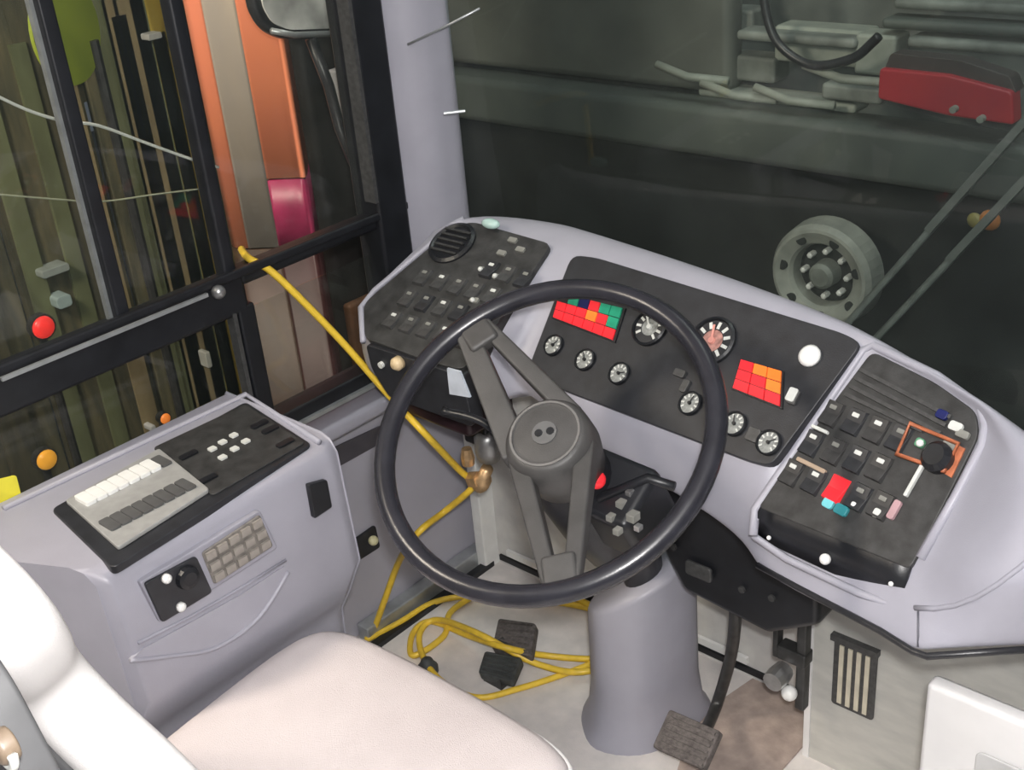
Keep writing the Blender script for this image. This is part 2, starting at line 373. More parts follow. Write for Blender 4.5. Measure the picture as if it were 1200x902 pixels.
out = [(p.x, p.y) for p in smoothline([V((a, b, 0)) for a, b in rr], 4)]
full = out + [(-a, b) for a, b in out[::-1][:-1]]
nsign = 1 if PB.col[2].y > 0 else -1
lo, hi = sorted((0, -.075 * nsign))
mb = MB(); mb.prism(full, lo, hi, PB); obj('backrest', mb, SEATW, seat, bevel=.034, seg=5)
k_ = [(a * .93, -.12 + (b + .12) * .90) for a, b in full]
lo, hi = sorted((-.07 * nsign, -.085 * nsign))
mb = MB(); mb.prism(k_, lo, hi, PB); obj('back_shell', mb, SHELL, seat, bevel=.01)
# grey partition behind the seat, its rounded corner showing at the frame's edge
pt = root('seat_partition', 'dark grey partition with a tan knob close behind the seat backrest', 'partition', (-.95, .2, 0))
PQn = frame((0, .185, 0), (1, 0, 0), (0, 0, 1))
a_, b_ = loc(PQn, -8, 812), loc(PQn, 46, 914)
dx, dz = b_[0] - a_[0], b_[1] - a_[1]
mb = MB(); mb.prism(rpoly([(-1.45, .02), (b_[0] + dx * .25, .02), (b_[0] + dx * .25, b_[1] + dz * 1.2), (b_[0], b_[1]), (a_[0], a_[1]), (a_[0] - dx * 1.2, a_[1] - dz * .5), (-1.40, a_[1] - dz * .5)], .015), -.015, .015, PQn); obj('board', mb, SHELL, pt, bevel=.004)
PQk = frame((0, .170, 0), (1, 0, 0), (0, 0, 1))
mb = MB(); mb.lathe([(.011, -.004), (.011, .006), (.007, .009)], 20, T(PQk, *loc(PQk, 8, 872))); obj('knob', mb, mat('tan_knob', (.16, .12, .085), .4), pt, smooth=False, bevel=.002, label='tan knob')
mb = MB(); mb.tube([T(PQk, *loc(PQk, 8, 872)) @ V((.013 * cos(a), .013 * sin(a), .003)) for a in [-1.9 + .2 * k for k in range(11)]], .003, 6); obj('knob_rim', mb, SYMB, pt, smooth=True, label='white crescent rim')

# ================================================================== SIDE CONSOLE
con = root('side_console', 'lilac grey side console with switch panel under the driver window', 'console', (-1.45, .7, 0))
CX, CZ = -1.31, .75
prof = [(-1.61, 0), (-1.61, CZ - .005), (-1.605, CZ), (CX - .03, CZ), (CX - .012, CZ - .006), (CX, CZ - .024), (CX + .012, .53), (CX - .03, .45), (CX - .06, .40), (CX - .085, .10), (CX - .085, 0)]
mb = MB(); rows = []
for y in (.545, .562, .94, .97): rows.append([(x - (.018 if (y in (.545, .97) and i > 2) else 0), y - (.45 * (CX - x) if y < .6 and x < CX - .005 else 0), z) for i, (x, z) in enumerate(prof)])
n = len(prof); mb.grid(rows); mb.f += [tuple(range(n)), tuple(range(3 * n, 4 * n))[::-1]]
obj('body', mb, LILAC, con, bevel=.004, label=None)
PC = frame((-1.45, .75, CZ + .001), (0, 1, 0), (-1, 0, 0))      # console top: u forward, v outward
q = locs(PC, [(60, 598), (288, 472), (366, 522), (132, 668)])
mb = MB(); mb.prism(rpoly(q, .012), -.01, .003, PC); obj('panel_surround', mb, PANEL, con, bevel=.002)
q = locs(PC, [(180, 528), (288, 477), (358, 522), (250, 584)])
mb = MB(); mb.prism(rpoly(q, .008), .003, .006, PC); pan = obj('control_panel', mb, PANEL2, con, bevel=.001)
me = MB(); me.prism(rrect(.012, .012, .002), 0, .003); me = fmesh('push_button', me, SYMB)
for p in [(250, 531), (262, 523), (275, 515), (262, 541), (276, 531), (289, 522)]: put('push_button', me, T(PC, *loc(PC, *p), .0065), pan)
me = MB(); me.prism(rrect(.03, .012, .003), 0, .003); me = fmesh('dark_button', me, BLACK)
for p in [(305, 502), (318, 508), (222, 538), (245, 566), (335, 524)]: put('dark_button', me, T(PC, *loc(PC, *p), .0065), pan)
q = locs(PC, [(78, 592), (188, 531), (247, 579), (140, 648)])
mb = MB(); mb.prism(rpoly(q, .006), .003, .010, PC); kp = obj('key_plate', mb, mat('grey_key_plate', (.32, .32, .31), .4, .1, 60), con, bevel=.002)
me1 = MB(); me1.prism(rrect(.017, .036, .003), 0, .006); me1 = fmesh('white_key', me1, WHITE)
me2 = MB(); me2.prism(rrect(.016, .036, .003), 0, .004); me2 = fmesh('dark_key', me2, mat('dark_key_plastic', (.09, .09, .09), .5))
for k in range(8):
    t = k / 7
    a = loc(PC, 103 + t * 88, 593 - t * 45); put('white_key', me1 if k < 7 else me2, T(PC, *a, .0095), kp)
    a = loc(PC, 131 + t * 88, 622 - t * 46); put('dark_key', me2, T(PC, *a, .0095), kp)
PF = frame((CX + .003, .7, .64), (0, 1, 0), (-.02, 0, 1))           # console inner face
if PF.col[2].x < 0: PF = frame((CX + .003, .7, .64), (0, -1, 0), (-.02, 0, 1))
q = locs(PF, [(160, 680), (301, 596), (322, 640), (184, 728)])
mb = MB(); mb.prism(rpoly(q, .006), -.01, .008, PF); fp = obj('fascia_plate', mb, LILAC2, con, bevel=.002)
q = locs(PF, [(163, 680), (224, 648), (243, 690), (184, 726)])
mb = MB(); mb.prism(rpoly(q, .006), .008, .014, PF); sp = obj('lamp_switch_plate', mb, PANEL, con, bevel=.002)
for p in [(187, 673), (204, 706)]:
    mb = MB(); mb.lathe([(.007, 0), (.007, .006), (.004, .009)], 12, T(PF, *loc(PF, *p), .014)); obj('switch_stud', mb, WHITE, sp, smooth=True)
mb = MB(); mb.lathe([(.018, 0), (.016, .008), (.01, .01)], 16, T(PF, *loc(PF, 212, 672), .014)); obj('rotary_switch', mb, BLACK, sp)
q = locs(PF, [(231, 645), (299, 600), (315, 637), (246, 682)])
mb = MB(); mb.prism(rpoly(q, .005), .008, .012, PF); kp2 = obj('keypad', mb, mat('brown_grey_keypad', (.17, .155, .14), .6, .3, 90), con, bevel=.002)
me = MB(); me.box((0, 0, .002), (.016, .012, .004)); me = fmesh('key', me, mat('keypad_key', (.27, .245, .22), .5, .2, 60))
for i in range(5):
    for j in range(3):
        t = (i + .5) / 5; s_ = (j + .5) / 3
        x = 231 + t * 68 + s_ * 15; y = 645 - t * 45 + s_ * 37
        put('key', me, T(PF, *loc(PF, x, y), .012), kp2)
# map pocket: a shallow bulge with a rim
mb = MB(); mb.tube([onp(x, y, PF) + V((.004, 0, 0)) for x, y in [(160, 752), (220, 722), (280, 688), (333, 655)]], .0025, 8); obj('pocket_rim', mb, LILAC2, con, smooth=True)
pk = smoothline([V((*loc(PF, x, y), 0)) for x, y in [(150, 772), (195, 767), (250, 757), (300, 722), (335, 668)]], 5)
mb = MB(); mb.tube([PF @ (p + V((0, 0, .006))) for p in pk], .0035, 8); obj('pocket_edge', mb, LILAC, con, smooth=True)
q = [(p.x, p.y) for p in pk] + locs(PF, [(330, 662), (280, 695), (220, 728), (165, 758)])
mb = MB(); mb.prism(q, 0, .006, PF); obj('map_pocket', mb, LILAC, con)
q = locs(PF, [(357, 566), (379, 560), (385, 592), (364, 606)])
mb = MB(); mb.prism(rpoly(q, .004), 0, .010, PF); obj('rocker_switch', mb, BLACK, con, bevel=.002)
mb = MB(); mb.tube([onz(x, y, CZ + .002) for x, y in [(4, 596), (288, 462), (374, 518)]], .005, 8); obj('top_bead', mb, LILAC, con, smooth=True)

# ================================================================== DASHBOARD
dash = root('dashboard', 'curved lilac grey dashboard wrapping round the steering wheel', 'dashboard', (-.95, 1.35, .6))
PCn = tilted(onz(845, 347, .92), -6, 45)
PL = tilted(onz(540, 258, .93), 0, 30)
PR = tilted(onz(1084, 446, .90), -15, 47)
def cr(x, y, z): return onz(x, y, z)
def off(p, P, d): return p + P.col[2].to_3d() * d
st = []   # stations: list of rows crest, top, bottom, lip, under
def station(c, p3, p4, l5, u6): st.append([c + V((0, .045, -.26)), c + V((0, .03, -.02)), c, p3, p4, l5, u6])
station(V((-1.535, 1.42, .91)), V((-1.53, 1.41, .905)), V((-1.565, 1.25, .822)), V((-1.565, 1.235, .74)), V((-1.54, 1.38, .70)))
station(cr(515, 262, .94), V((-1.50, 1.42, .92)), V((-1.53, 1.205, .795)), V((-1.53, 1.205, .70)), V((-1.5, 1.36, .68)))
station(cr(555, 245, .943), onp(545, 268, PL), onp(505, 425, PL) + V((-.12, 0, 0)), onp(505, 425, PL) + V((-.12, .01, -.09)), V((-1.45, 1.36, .68)))
station(cr(650, 257, .944), onp(655, 288, PL), onp(548, 438, PL), onp(548, 438, PL) + V((0, .012, -.085)), V((-1.26, 1.36, .68)))
station(cr(672, 264, .944), onp(672, 296, PCn), onp(600, 405, PCn) + V((-.0, .0, 0)), ony(612, 450, 1.30), V((-1.22, 1.42, .66)))
station(cr(700, 272, .943), onp(690, 296, PCn), onp(622, 446, PCn), ony(640, 487, 1.262), V((-1.16, 1.40, .64)))
station(cr(850, 320, .938), onp(848, 346, PCn), onp(755, 497, PCn), ony(730, 548, 1.245), V((-.97, 1.38, .65)))
station(cr(975, 368, .932), onp(985, 390, PCn), onp(880, 545, PCn), ony(840, 612, 1.23), V((-.80, 1.36, .645)))
station(cr(1008, 385, .93), onp(1008, 402, PCn), onp(893, 552, PCn), ony(878, 652, 1.20), V((-.73, 1.34, .64)))
station(cr(1040, 402, .927), off(onp(1022, 413, PR), PR, -.004), off(onp(900, 590, PR), PR, -.01), ony(884, 677, 1.178), V((-.69, 1.32, .645)))
station(cr(1100, 438, .922), off(onp(1085, 446, PR), PR, -.004), off(onp(985, 625, PR), PR, -.012), ony(974, 722, 1.14), V((-.58, 1.28, .65)))
station(cr(1140, 462, .92), off(onp(1146, 481, PR), PR, -.002), off(onp(1066, 655, PR), PR, .002), ony(1067, 771, 1.105), V((-.45, 1.24, .655)))
station(cr(1160, 475, .918), onp(1162, 505, PR), onp(1085, 662, PR), ony(1085, 766, 1.105), V((-.42, 1.24, .655)))
station(cr(1200, 503, .912), ony(1195, 570, 1.20), ony(1150, 690, 1.125), ony(1140, 762, 1.13), V((-.36, 1.26, .66)))
station(cr(1250, 540, .90), ony(1255, 610, 1.18), ony(1240, 680, 1.15), ony(1215, 757, 1.165), V((-.28, 1.30, .66)))
station(cr(1330, 600, .88), ony(1340, 650, 1.19), ony(1335, 700, 1.19), ony(1310, 755, 1.22), V((-.16, 1.34, .67)))
station(V((-.11, 1.42, .90)), V((-.09, 1.43, .82)), V((-.09, 1.43, .74)), V((-.10, 1.42, .68)), V((-.12, 1.46, .68)))
nr = 7
rows = []
def lerp(a, b, t): return a * (1 - t) + b * t
for s in st:
    b0, b1, c, p3, p4, l5, u6 = s
    rows.append([b0, b1, lerp(b1, c, .7), lerp(c, p3, .35), lerp(c, p3, .8), lerp(p3, p4, .06), lerp(p3, p4, .5), lerp(p3, p4, .94), lerp(p4, l5, .08), lerp(p4, l5, .9), lerp(l5, u6, .06), lerp(l5, u6, .3), u6])
mb = MB(); mb.grid(rows)
body = obj('body', mb, LILAC, dash, smooth=True, sub=2)

def plate(name, P, pxs, z0, z1, m_, par, r=.01, bevel=.002, label=None):
    mb = MB(); mb.prism(rpoly(locs(P, pxs), r), z0, z1, P); return obj(name, mb, m_, par, bevel=bevel, label=label)
# --- centre instrument panel
cpx = [(672, 300), (700, 303), (990, 392), (1012, 404), (905, 548), (880, 542), (640, 450), (620, 436)]
ip = plate('instrument_panel', PCn, cpx, -.03, .006, PANEL, dash, .02)
def gauge(P, x, y, r, n0, par, ring_m=BLACK, face=PANEL, tick=SYMB, needle=SYMB, ang=.6, inner=None):
    M = T(P, *loc(P, x, y), n0)
    mb = MB(); mb.lathe([(r, 0), (r, .006), (r * .9, .008), (r * .86, .003), (.001, .003)], 28, M); g = obj('gauge', mb, ring_m, par, smooth=False)
    mb = MB(); mb.lathe([(r * .84, .0031), (.001, .0035)], 28, M); obj('dial', mb, face, g)
    mb = MB()
    for k in range(9):
        a = radians(-40 + k * 32.5); mb.box((r * .64, 0, .0045), (r * .28, r * .13, .001), M @ Matrix.Rotation(a, 4, 'Z'))
    obj('tick_marks', mb, tick, g)
    mb = MB(); mb.box((r * .3, 0, .0058), (r * .7, r * .09, .001), M @ Matrix.Rotation(ang, 4, 'Z')); mb.lathe([(r * .16, .004), (r * .13, .0075)], 10, M); obj('needle', mb, needle, g)
    if inner:
        mb = MB(); mb.lathe([(r * .46, .0036), (.001, .0042)], 20, M); obj('inner_dial', mb, inner, g)
    return g
DIALG = mat('grey_dial', (.24, .25, .24), .5, .4, 140)
WARM = mat('rosy_dial', (.40, .20, .17), .5, .4, 120)
for x, y, a in ((652, 407, 1.), (689, 424, 2.2), (729, 440, .4), (812, 475, 1.4), (864, 499, 2), (904, 521, .7)):
    gauge(PCn, x, y, .0185, .006, ip, BLACK, DIALG, SYMB, BLACK, a)
gauge(PCn, 765, 386, .031, .006, ip, BLACK, PANEL, SYMB, SYMB, 2.3, DIALG)
gauge(PCn, 838, 402, .038, .006, ip, BLACK, PANEL, SYMB, mat('rosy_needle', (.7, .3, .25), .5), 1.9, WARM)
# --- warning lamp blocks: cells are lenses of their own
def block(P, quad, cols, par, name='warning_lamps', n0=.006):
    q = [V(loc(P, *p)) for p in quad]            # tl, tr, br, bl
    mb = MB(); c_ = sum(q, V((0, 0))) / 4
    mb.prism([tuple(c_ + (p - c_) * 1.06) for p in q], n0, n0 + .003, P); b = obj(name, mb, BLACK, par)
    nr_, nc = len(cols), len(cols[0])
    for i in range(nr_):
        for j in range(nc):
            m_ = cols[i][j]
            if m_ is None: continue
            f = lambda s, t: (q[0] * (1 - s) + q[1] * s) * (1 - t) + (q[3] * (1 - s) + q[2] * s) * t
            e = .04
            pts = [f((j + e) / nc, (i + e) / nr_), f((j + 1 - e) / nc, (i + e) / nr_), f((j + 1 - e) / nc, (i + 1 - e) / nr_), f((j + e) / nc, (i + 1 - e) / nr_)]
            mb = MB(); mb.prism([tuple(p) for p in pts], n0 + .002, n0 + .006, P); obj('lamp_lens', mb, m_, b)
    return b
R_, O_, G_, B_ = RED, ORANGE, GREEN, BLUE
block(PCn, [(660, 346), (734, 364), (722, 402), (652, 375)], [[None, G_, B_, R_, G_, G_], [R_, R_, R_, O_, R_, G_], [R_, R_, R_, R_, R_, R_]], ip)
block(PCn, [(872, 424), (920, 438), (918, 480), (862, 458)], [[R_, O_, O_], [R_, R_, O_], [R_, R_, R_]], ip)
mb = MB(); mb.lathe([(.016, 0), (.016, .006), (.012, .010), (.004, .011)], 20, T(PCn, *loc(PCn, 952, 420), .006)); obj('white_push_button', mb, WHITE, ip, smooth=True, label='round white push button')
for x, y, w, h in ((933, 468, .014, .022), (800, 440, .02, .012), (806, 455, .012, .02), (886, 512, .02, .02)):
    mb = MB(); mb.prism(rrect(w, h, .003), .006, .012, T(PCn, *loc(PCn, x, y))); obj('toggle_switch', mb, KEYG, ip, bevel=.001)
mb = MB(); mb.prism(rrect(.014, .020, .003), .006, .014, T(PCn, *loc(PCn, 932, 466))); obj('toggle_switch', mb, SYMB, ip, bevel=.001)
# --- left pod
lpx = [(428, 357), (536, 266), (556, 262), (648, 288), (592, 368), (545, 436), (508, 427), (428, 398)]
lp = plate('switch_panel', PL, lpx, -.04, .006, PANEL2, dash, .018)
def rocker(P, x, y, w, h, n0, par, sym=None, m_=KEYB, rot=0, base=None):
    M = T(P, *loc(P, x, y), n0, rot)
    mb = MB()
    mb.add([(-w / 2, -h / 2, 0), (w / 2, -h / 2, 0), (w / 2, h / 2, 0), (-w / 2, h / 2, 0), (-w * .45, -h * .46, .007), (w * .45, -h * .46, .007), (w * .45, 0, .004), (-w * .45, 0, .004), (w * .45, h * .46, .0055), (-w * .45, h * .46, .0055)],
           [(0, 1, 5, 4), (4, 5, 6, 7), (7, 6, 8, 9), (9, 8, 2, 3), (1, 2, 8, 6, 5), (0, 4, 7, 9, 3)], M)
    o = obj('rocker_switch', mb, m_, par)
    if sym:
        mb = MB(); mb.prism(rrect(w * .4, h * .16, .001), .0056, .0066, M @ Matrix.Translation((0, h * .24, 0))); obj('symbol', mb, sym, o)
    return o
u0, v0 = loc(PL, 520, 345)
for i in range(4):
    for j in range(6):
        x = 462 + j * 20 + i * 18; y = 378 + j * 5.5 - i * 25 - j * 0
        if x > 570 + i * 18 or (i == 0 and j > 4): continue
        if i == 3 and j in (0, 1, 2): continue
        rocker(PL, x, y, .026, .036, .006, lp, DIM if (i + j) % 3 else SYMB, KEYB if (i * j) % 2 else KEYG)
mb = MB(); mb.lathe([(.046, 0), (.046, .004), (.040, .007), (.036, .004), (.001, .006)], 32, T(PL, *loc(PL, 532, 288), .006)); obj('round_vent', mb, BLACK, lp)
me = MB(); me.box((0, 0, .0075), (.062, .004, .004)); me = fmesh('vent_slat', me, PANEL2)
for k in range(5): put('vent_slat', me, T(PL, loc(PL, 532, 288)[0], loc(PL, 532, 288)[1] + (k - 2) * .012, .006), lp)
for x, y in ((603, 285), (612, 296), (590, 300), (570, 320), (585, 328), (558, 355)):
    mb = MB(); mb.prism(rrect(.018, .010, .002), .006, .010, T(PL, *loc(PL, x, y))); obj('indicator_lamp', mb, DIM, lp)
for x, y in ((566, 320), (583, 328), (557, 356)):
    mb = MB(); mb.ball((0, 0, 0), .0045, T(PL, *loc(PL, x, y), .011)); obj('indicator_dot', mb, SYMB, lp, smooth=True)
mb = MB(); mb.tube([off(onp(x, y, PL), PL, .004) for x, y in [(427, 402), (424, 362), (440, 342), (500, 292), (530, 265), (545, 258)]], .0055, 8); obj('pod_lip', mb, LILAC, dash, smooth=True)
# dark face of the pod towards the driver, with its yellow key
a, b = onp(432, 401, PL), onp(546, 438, PL)
PLf = frame(a, b - a, V((0, -.10, 1)))
if PLf.col[2].y > 0: PLf = frame(a, a - b, V((0, -.10, 1)))
mb = MB(); q = [(0, .0)]; w_ = (b - a).length; sgn = 1 if PLf.col[0].to_3d().dot(b - a) > 0 else -1
mb.prism(rpoly([(0, 0), (sgn * w_, 0), (sgn * w_, -.10), (sgn * .03, -.10), (0, -.05)], .01), -.02, .008, PLf); pf = obj('pod_face', mb, PANEL, dash, bevel=.002)
mb = MB(); mb.lathe([(.012, 0), (.012, .012), (.006, .018)], 14, T(PLf, *loc(PLf, 473, 421), .008)); obj('face_knob', mb, mat('brass_knob', (.65, .5, .3), .4), pf, smooth=True, label='pale brass knob')
mb = MB(); mb.lathe([(.006, 0), (.006, .006)], 10, T(PLf, *loc(PLf, 452, 424), .008)); obj('face_stud', mb, SYMB, pf)
mb = MB(); mb.box((-1.42, 1.31, .67), (.20, .12, .11)); obj('relay_box', mb, WINE, dash, bevel=.01)
mb = MB(); mb.prism(locs(PLf, [(529, 428), (544, 432), (556, 462), (532, 458)]), .007, .011, PLf); obj('label_plate', mb, mat('pale_blue_plate', (.55, .6, .68), .4), pf)
# --- right pod
rpx = [(1024, 413), (1098, 450), (1146, 484), (1149, 512), (1115, 580), (1076, 655), (1068, 668), (893, 597), (893, 588), (955, 505)]
rp = plate('control_pod', PR, rpx, -.03, .006, PANEL2, dash, .012)
# curved front of the pod: black face below the break
e0, e1 = off(onp(893, 592, PR), PR, .004), off(onp(1070, 662, PR), PR, .004)
g0, g1 = ony(889, 629, e0.y - .012), ony(1059, 708, e1.y - .014)
def drop(t):
    return [lerp(e0, e1, t) + V((0, .02, .022)), lerp(e0, e1, t) + V((0, .004, .007)), lerp(e0, e1, t) + V((0, -.006, -.006)), lerp(lerp(e0, e1, t), lerp(g0, g1, t), .3) + V((0, -.009, 0)), lerp(g0, g1, t) + V((0, -.004, 0)), lerp(g0, g1, t) + V((0, .03, -.002))]
mb = MB(); mb.grid([drop(i / 8) for i in range(9)]); obj('pod_front', mb, BLACK, dash, smooth=True, solid=.006)
for x, y, r_ in ((967, 655, .0075), (901, 630, .0032), (1044, 684, .0032)):
    t = (x - 888) / 171; p = lerp(lerp(e0, e1, t), lerp(g0, g1, t), .7) + V((0, -.012, 0))
    Pk = frame(p, (1, -.25, 0), (0, 0, 1))
    mb = MB(); mb.ball((0, 0, 0), r_, Matrix.Translation(ony(x, y, p.y))); obj('pod_stud', mb, WHITE, dash, smooth=True)
mb = MB(); mb.tube([off(onp(x, y, PR), PR, .003) for x, y in [(884, 628), (886, 598), (950, 503), (1012, 412), (1026, 406), (1100, 442), (1150, 478), (1156, 500), (1152, 524), (1120, 585), (1080, 655)]], .0065, 8); obj('pod_lip', mb, LILAC, dash, smooth=True)
mb = MB(); mb.tube([g0 + V((-.004, 0, .03)), g0 + V((-.002, -.008, .004)), lerp(g0, g1, .25) + V((0, -.013, -.003)), lerp(g0, g1, .75) + V((0, -.013, -.003)), g1 + V((.001, -.008, .0)), g1 + V((.004, .006, .02))], .0055, 8); obj('pod_lip', mb, LILAC, dash, smooth=True)
# speaker slots, rows of rockers, orange framed switch
uv = lambda x, y: loc(PR, x, y)
for k in range(4):
    a_, b_ = uv(1012 - k * 6, 436 + k * 9.5), uv(1118 - k * 6, 492 + k * 9.5)
    if k == 3: b_ = uv(1085, 508)
    c_ = ((a_[0] + b_[0]) / 2, (a_[1] + b_[1]) / 2); L_ = math.hypot(b_[0] - a_[0], b_[1] - a_[1]); an = math.atan2(b_[1] - a_[1], b_[0] - a_[0])
    mb = MB(); mb.box((0, 0, .0085), (L_, .005, .005), T(PR, *c_, 0, an)); obj('speaker_slat', mb, KEYG, rp)
an = math.atan2(uv(1100, 545)[1] - uv(975, 490)[1], uv(1100, 545)[0] - uv(975, 490)[0])
for i in range(3):
    for j in range(5):
        x = 978 + j * 26.2 - i * 23.5; y = 487 + j * 9.6 + i * 34.5
        if (i, j) in ((0, 4), (1, 4)): continue
        sy = SYMB if (i, j) in ((0, 1), (0, 2), (1, 0), (1, 2), (1, 3), (2, 0), (2, 1)) else DIM
        m_ = RED if (i, j) == (2, 2) else KEYB if (i + j) % 2 else KEYD
        rocker(PR, x, y, .027, .036, .006, rp, None if m_ is RED else sy, m_, an)
for x, y, m_, w, h in ((975, 592, CYAN, .016, .014), (990, 600, mat('teal_key', (.03, .22, .25), .4), .02, .014), (1005, 594, WHITE, .007, .007), (1032, 604, SYMB, .010, .012), (1052, 600, mat('pink_key', (.45, .28, .3), .5), .010, .026), (1075, 566, SYMB, .005, .045),
                       (1124, 503, SYMB, .018, .012), (1132, 512, DIM, .018, .01), (1118, 524, DIM, .02, .014), (1108, 489, BLUE, .016, .012), (965, 506, SYMB, .028, .005), (955, 548, mat('tan_strip', (.4, .3, .22), .5), .05, .006), (1082, 522, mat('key_green', (.1, .3, .17), .4), .012, .012)):
    mb = MB(); mb.prism(rrect(w, h, min(w, h) * .3), .006, .0125, T(PR, *uv(x, y), 0, an)); obj('pod_key', mb, m_, rp, bevel=.001)
q = [V(uv(*p)) for p in ((1072, 500), (1128, 524), (1112, 556), (1056, 536))]; c_ = sum(q, V((0, 0))) / 4
ORG = mat('dull_orange_print', (.42, .13, .06), .5, .3, 60)
mb = MB(); mb.tube([(p.x, p.y, .0125) for p in q], .0032, 6, True, PR); obj('orange_border', mb, ORG, rp, smooth=True, label='dull orange border line')
mb = MB(); mb.lathe([(.020, 0), (.020, .012), (.014, .02), (.004, .02)], 18, T(PR, *uv(1104, 540), .006)); obj('rotary_knob', mb, BLACK, rp)
q2 = [uv(*p) for p in ((1118, 520), (1134, 528), (1118, 562), (1108, 556))]
mb = MB(); mb.prism(q2, .006, .008, PR); obj('orange_mark', mb, ORG, rp)
mb = MB(); mb.ball((0, 0, 0), .005, T(PR, *uv(1083, 523), .012)); obj('indicator_dot', mb, WHITE, rp, smooth=True)
mb = MB(); mb.tube([p + V((0, .004, -.004)) for p in (ony(886, 661, 1.185), ony(930, 685, 1.165), ony(975, 709, 1.145), ony(1030, 738, 1.122), ony(1068, 762, 1.108), ony(1085, 768, 1.105), ony(1140, 764, 1.13), ony(1215, 759, 1.165))], .0045, 8); obj('lip_shadow', mb, RUB, dash, smooth=True)  # black tube drawn for the shadow that falls under the dash lip
# seam and crease pressed in the bolster: traced on the body's own surface
bpy.context.view_layer.update()
_bo = body.evaluated_get(bpy.context.evaluated_depsgraph_get()); _mi = body.matrix_world.inverted()
def onbody(x, y):
    hit, p, n, f = _bo.ray_cast(_mi @ CAM, ray(x, y).normalized()); return body.matrix_world @ p if hit else None
def traced(name, pts, r, m_):
    q = [onbody(*p) for p in pts]; q = [p for p in q if p is not None]
    if len(q) > 1:
        mb = MB(); mb.tube(q, r, 6); obj(name, mb, m_, dash, smooth=True)
traced('panel_seam', [(1076, 716), (1076, 730), (1076, 745), (1076, 758)], .0016, mat('seam_grey', (.10, .10, .12), .5))
traced('crease_bead', [(1072, 712), (1095, 713), (1120, 709), (1145, 699), (1170, 684), (1195, 665), (1215, 648), (1240, 630)], .0035, LILAC)
# small pale green dome on the crest
mb = MB(); p_ = onz(575, 262, .945); mb.ball(p_, .015, None, 16, 10, (1.3, .8, .6)); obj('light_sensor', mb, mat('pale_green_clear', (.45, .62, .58), .12, .1), dash, smooth=True, label='pale green clear dome')

# ================================================================== BLACK PEDAL BOX UNDER THE DASH
pb = root('heater_box', 'black heater box hanging under the dashboard above the brake pedal', 'heater', (-.83, 1.42, .4))
a = [ony(775, 640, 1.34), ony(800, 690, 1.34), ony(900, 741, 1.34), ony(952, 714, 1.34)]
mb = MB(); mb.prism([(a[0].x, .47), (a[1].x + .0, .40), (a[2].x, .385), (a[3].x + .01, .44), (a[3].x + .01, .60), (a[0].x, .60)], -.24, 0, frame((0, 1.34, 0), (1, 0, 0), (0, 0, 1)))
obj('casing', mb, BLACK, pb, bevel=.012)
mb = MB(); PX = frame((0, 1.335, 0), (1, 0, 0), (0, 0, 1)); mb.prism(rrect(.05, .028, .006), 0, .006, T(PX, *loc(PX, 820, 668))); obj('badge_plate', mb, KEYG, pb, bevel=.002)
for x, y in ((760, 655), (790, 640), (870, 690), (905, 700)):
    mb = MB(); mb.lathe([(.006, 0), (.006, .004)], 8, T(PX, *loc(PX, x, y))); obj('screw', mb, KEYG, pb)
# bracket with linkage
bk = root('pedal_bracket', 'dark upright steel bracket with linkage beside the grey boxed-in wall', 'bracket', (-.79, 1.46, .2))
DK = mat('dark_steel', (.06, .06, .06), .4, .3, 40, metal=.5)
mb = MB(); A = ony(943, 700, 1.44); B = ony(934, 826, 1.44); mb.box(((A.x + B.x) / 2, 1.45, (A.z + B.z) / 2 - .01), (.018, .02, A.z - B.z)); obj('upright', mb, DK, bk, bevel=.003)
A = ony(916, 735, 1.44); mb = MB(); mb.box((A.x - .012, 1.45, A.z - .02), (.010, .02, .10)); obj('inner_bar', mb, DK, bk, bevel=.002)
A = ony(918, 770, 1.43); mb = MB(); mb.box((A.x + .01, 1.45, A.z), (.055, .03, .028)); obj('pivot_block', mb, DK, bk, bevel=.004)
A = ony(912, 792, 1.43); mb = MB(); mb.lathe([(.018, -.02), (.02, 0), (.018, .02)], 14, Matrix.Translation(A) @ Matrix.Rotation(pi / 2, 4, 'X')); obj('linkage_boss', mb, STEEL, bk)
A = ony(925, 812, 1.43); mb = MB(); mb.ball(A, .014); obj('linkage_pin', mb, WHITE, bk, smooth=True)
# brake pedal
bp = root('brake_pedal', 'brake pedal with ribbed brown-black rubber pad on a curved arm', 'pedal', (-.97, 1.4, .05))
PP = tilted(onz(805, 866, .10), -2, 35)
mb = MB(); mb.prism(rpoly(locs(PP, [(786, 832), (846, 858), (826, 903), (766, 876)]), .006), -.012, .008, PP); pad = obj('pad', mb, PEDAL, bp, bevel=.003)
a_, b_ = V(loc(PP, 786, 834)), V(loc(PP, 846, 860)); d_ = V(loc(PP, 768, 876)) - a_
me = MB(); me.box((0, 0, 0), ((b_ - a_).length * .86, .005, .004)); me = fmesh('rib', me, PEDAL)
an2 = math.atan2((b_ - a_).y, (b_ - a_).x)
for k in range(6):
    c_ = (a_ + b_) / 2 + d_ * ((k + .5) / 6); put('rib', me, T(PP, c_.x, c_.y, .009, an2), pad)
arm = smoothline([onz(826, 858, .10), ony(840, 825, 1.46), ony(855, 775, 1.45), ony(861, 735, 1.42), ony(862, 700, 1.40)], 5)
mb = MB(); mb.tube(arm, .011, 8); obj('arm', mb, DK, bp, smooth=True)
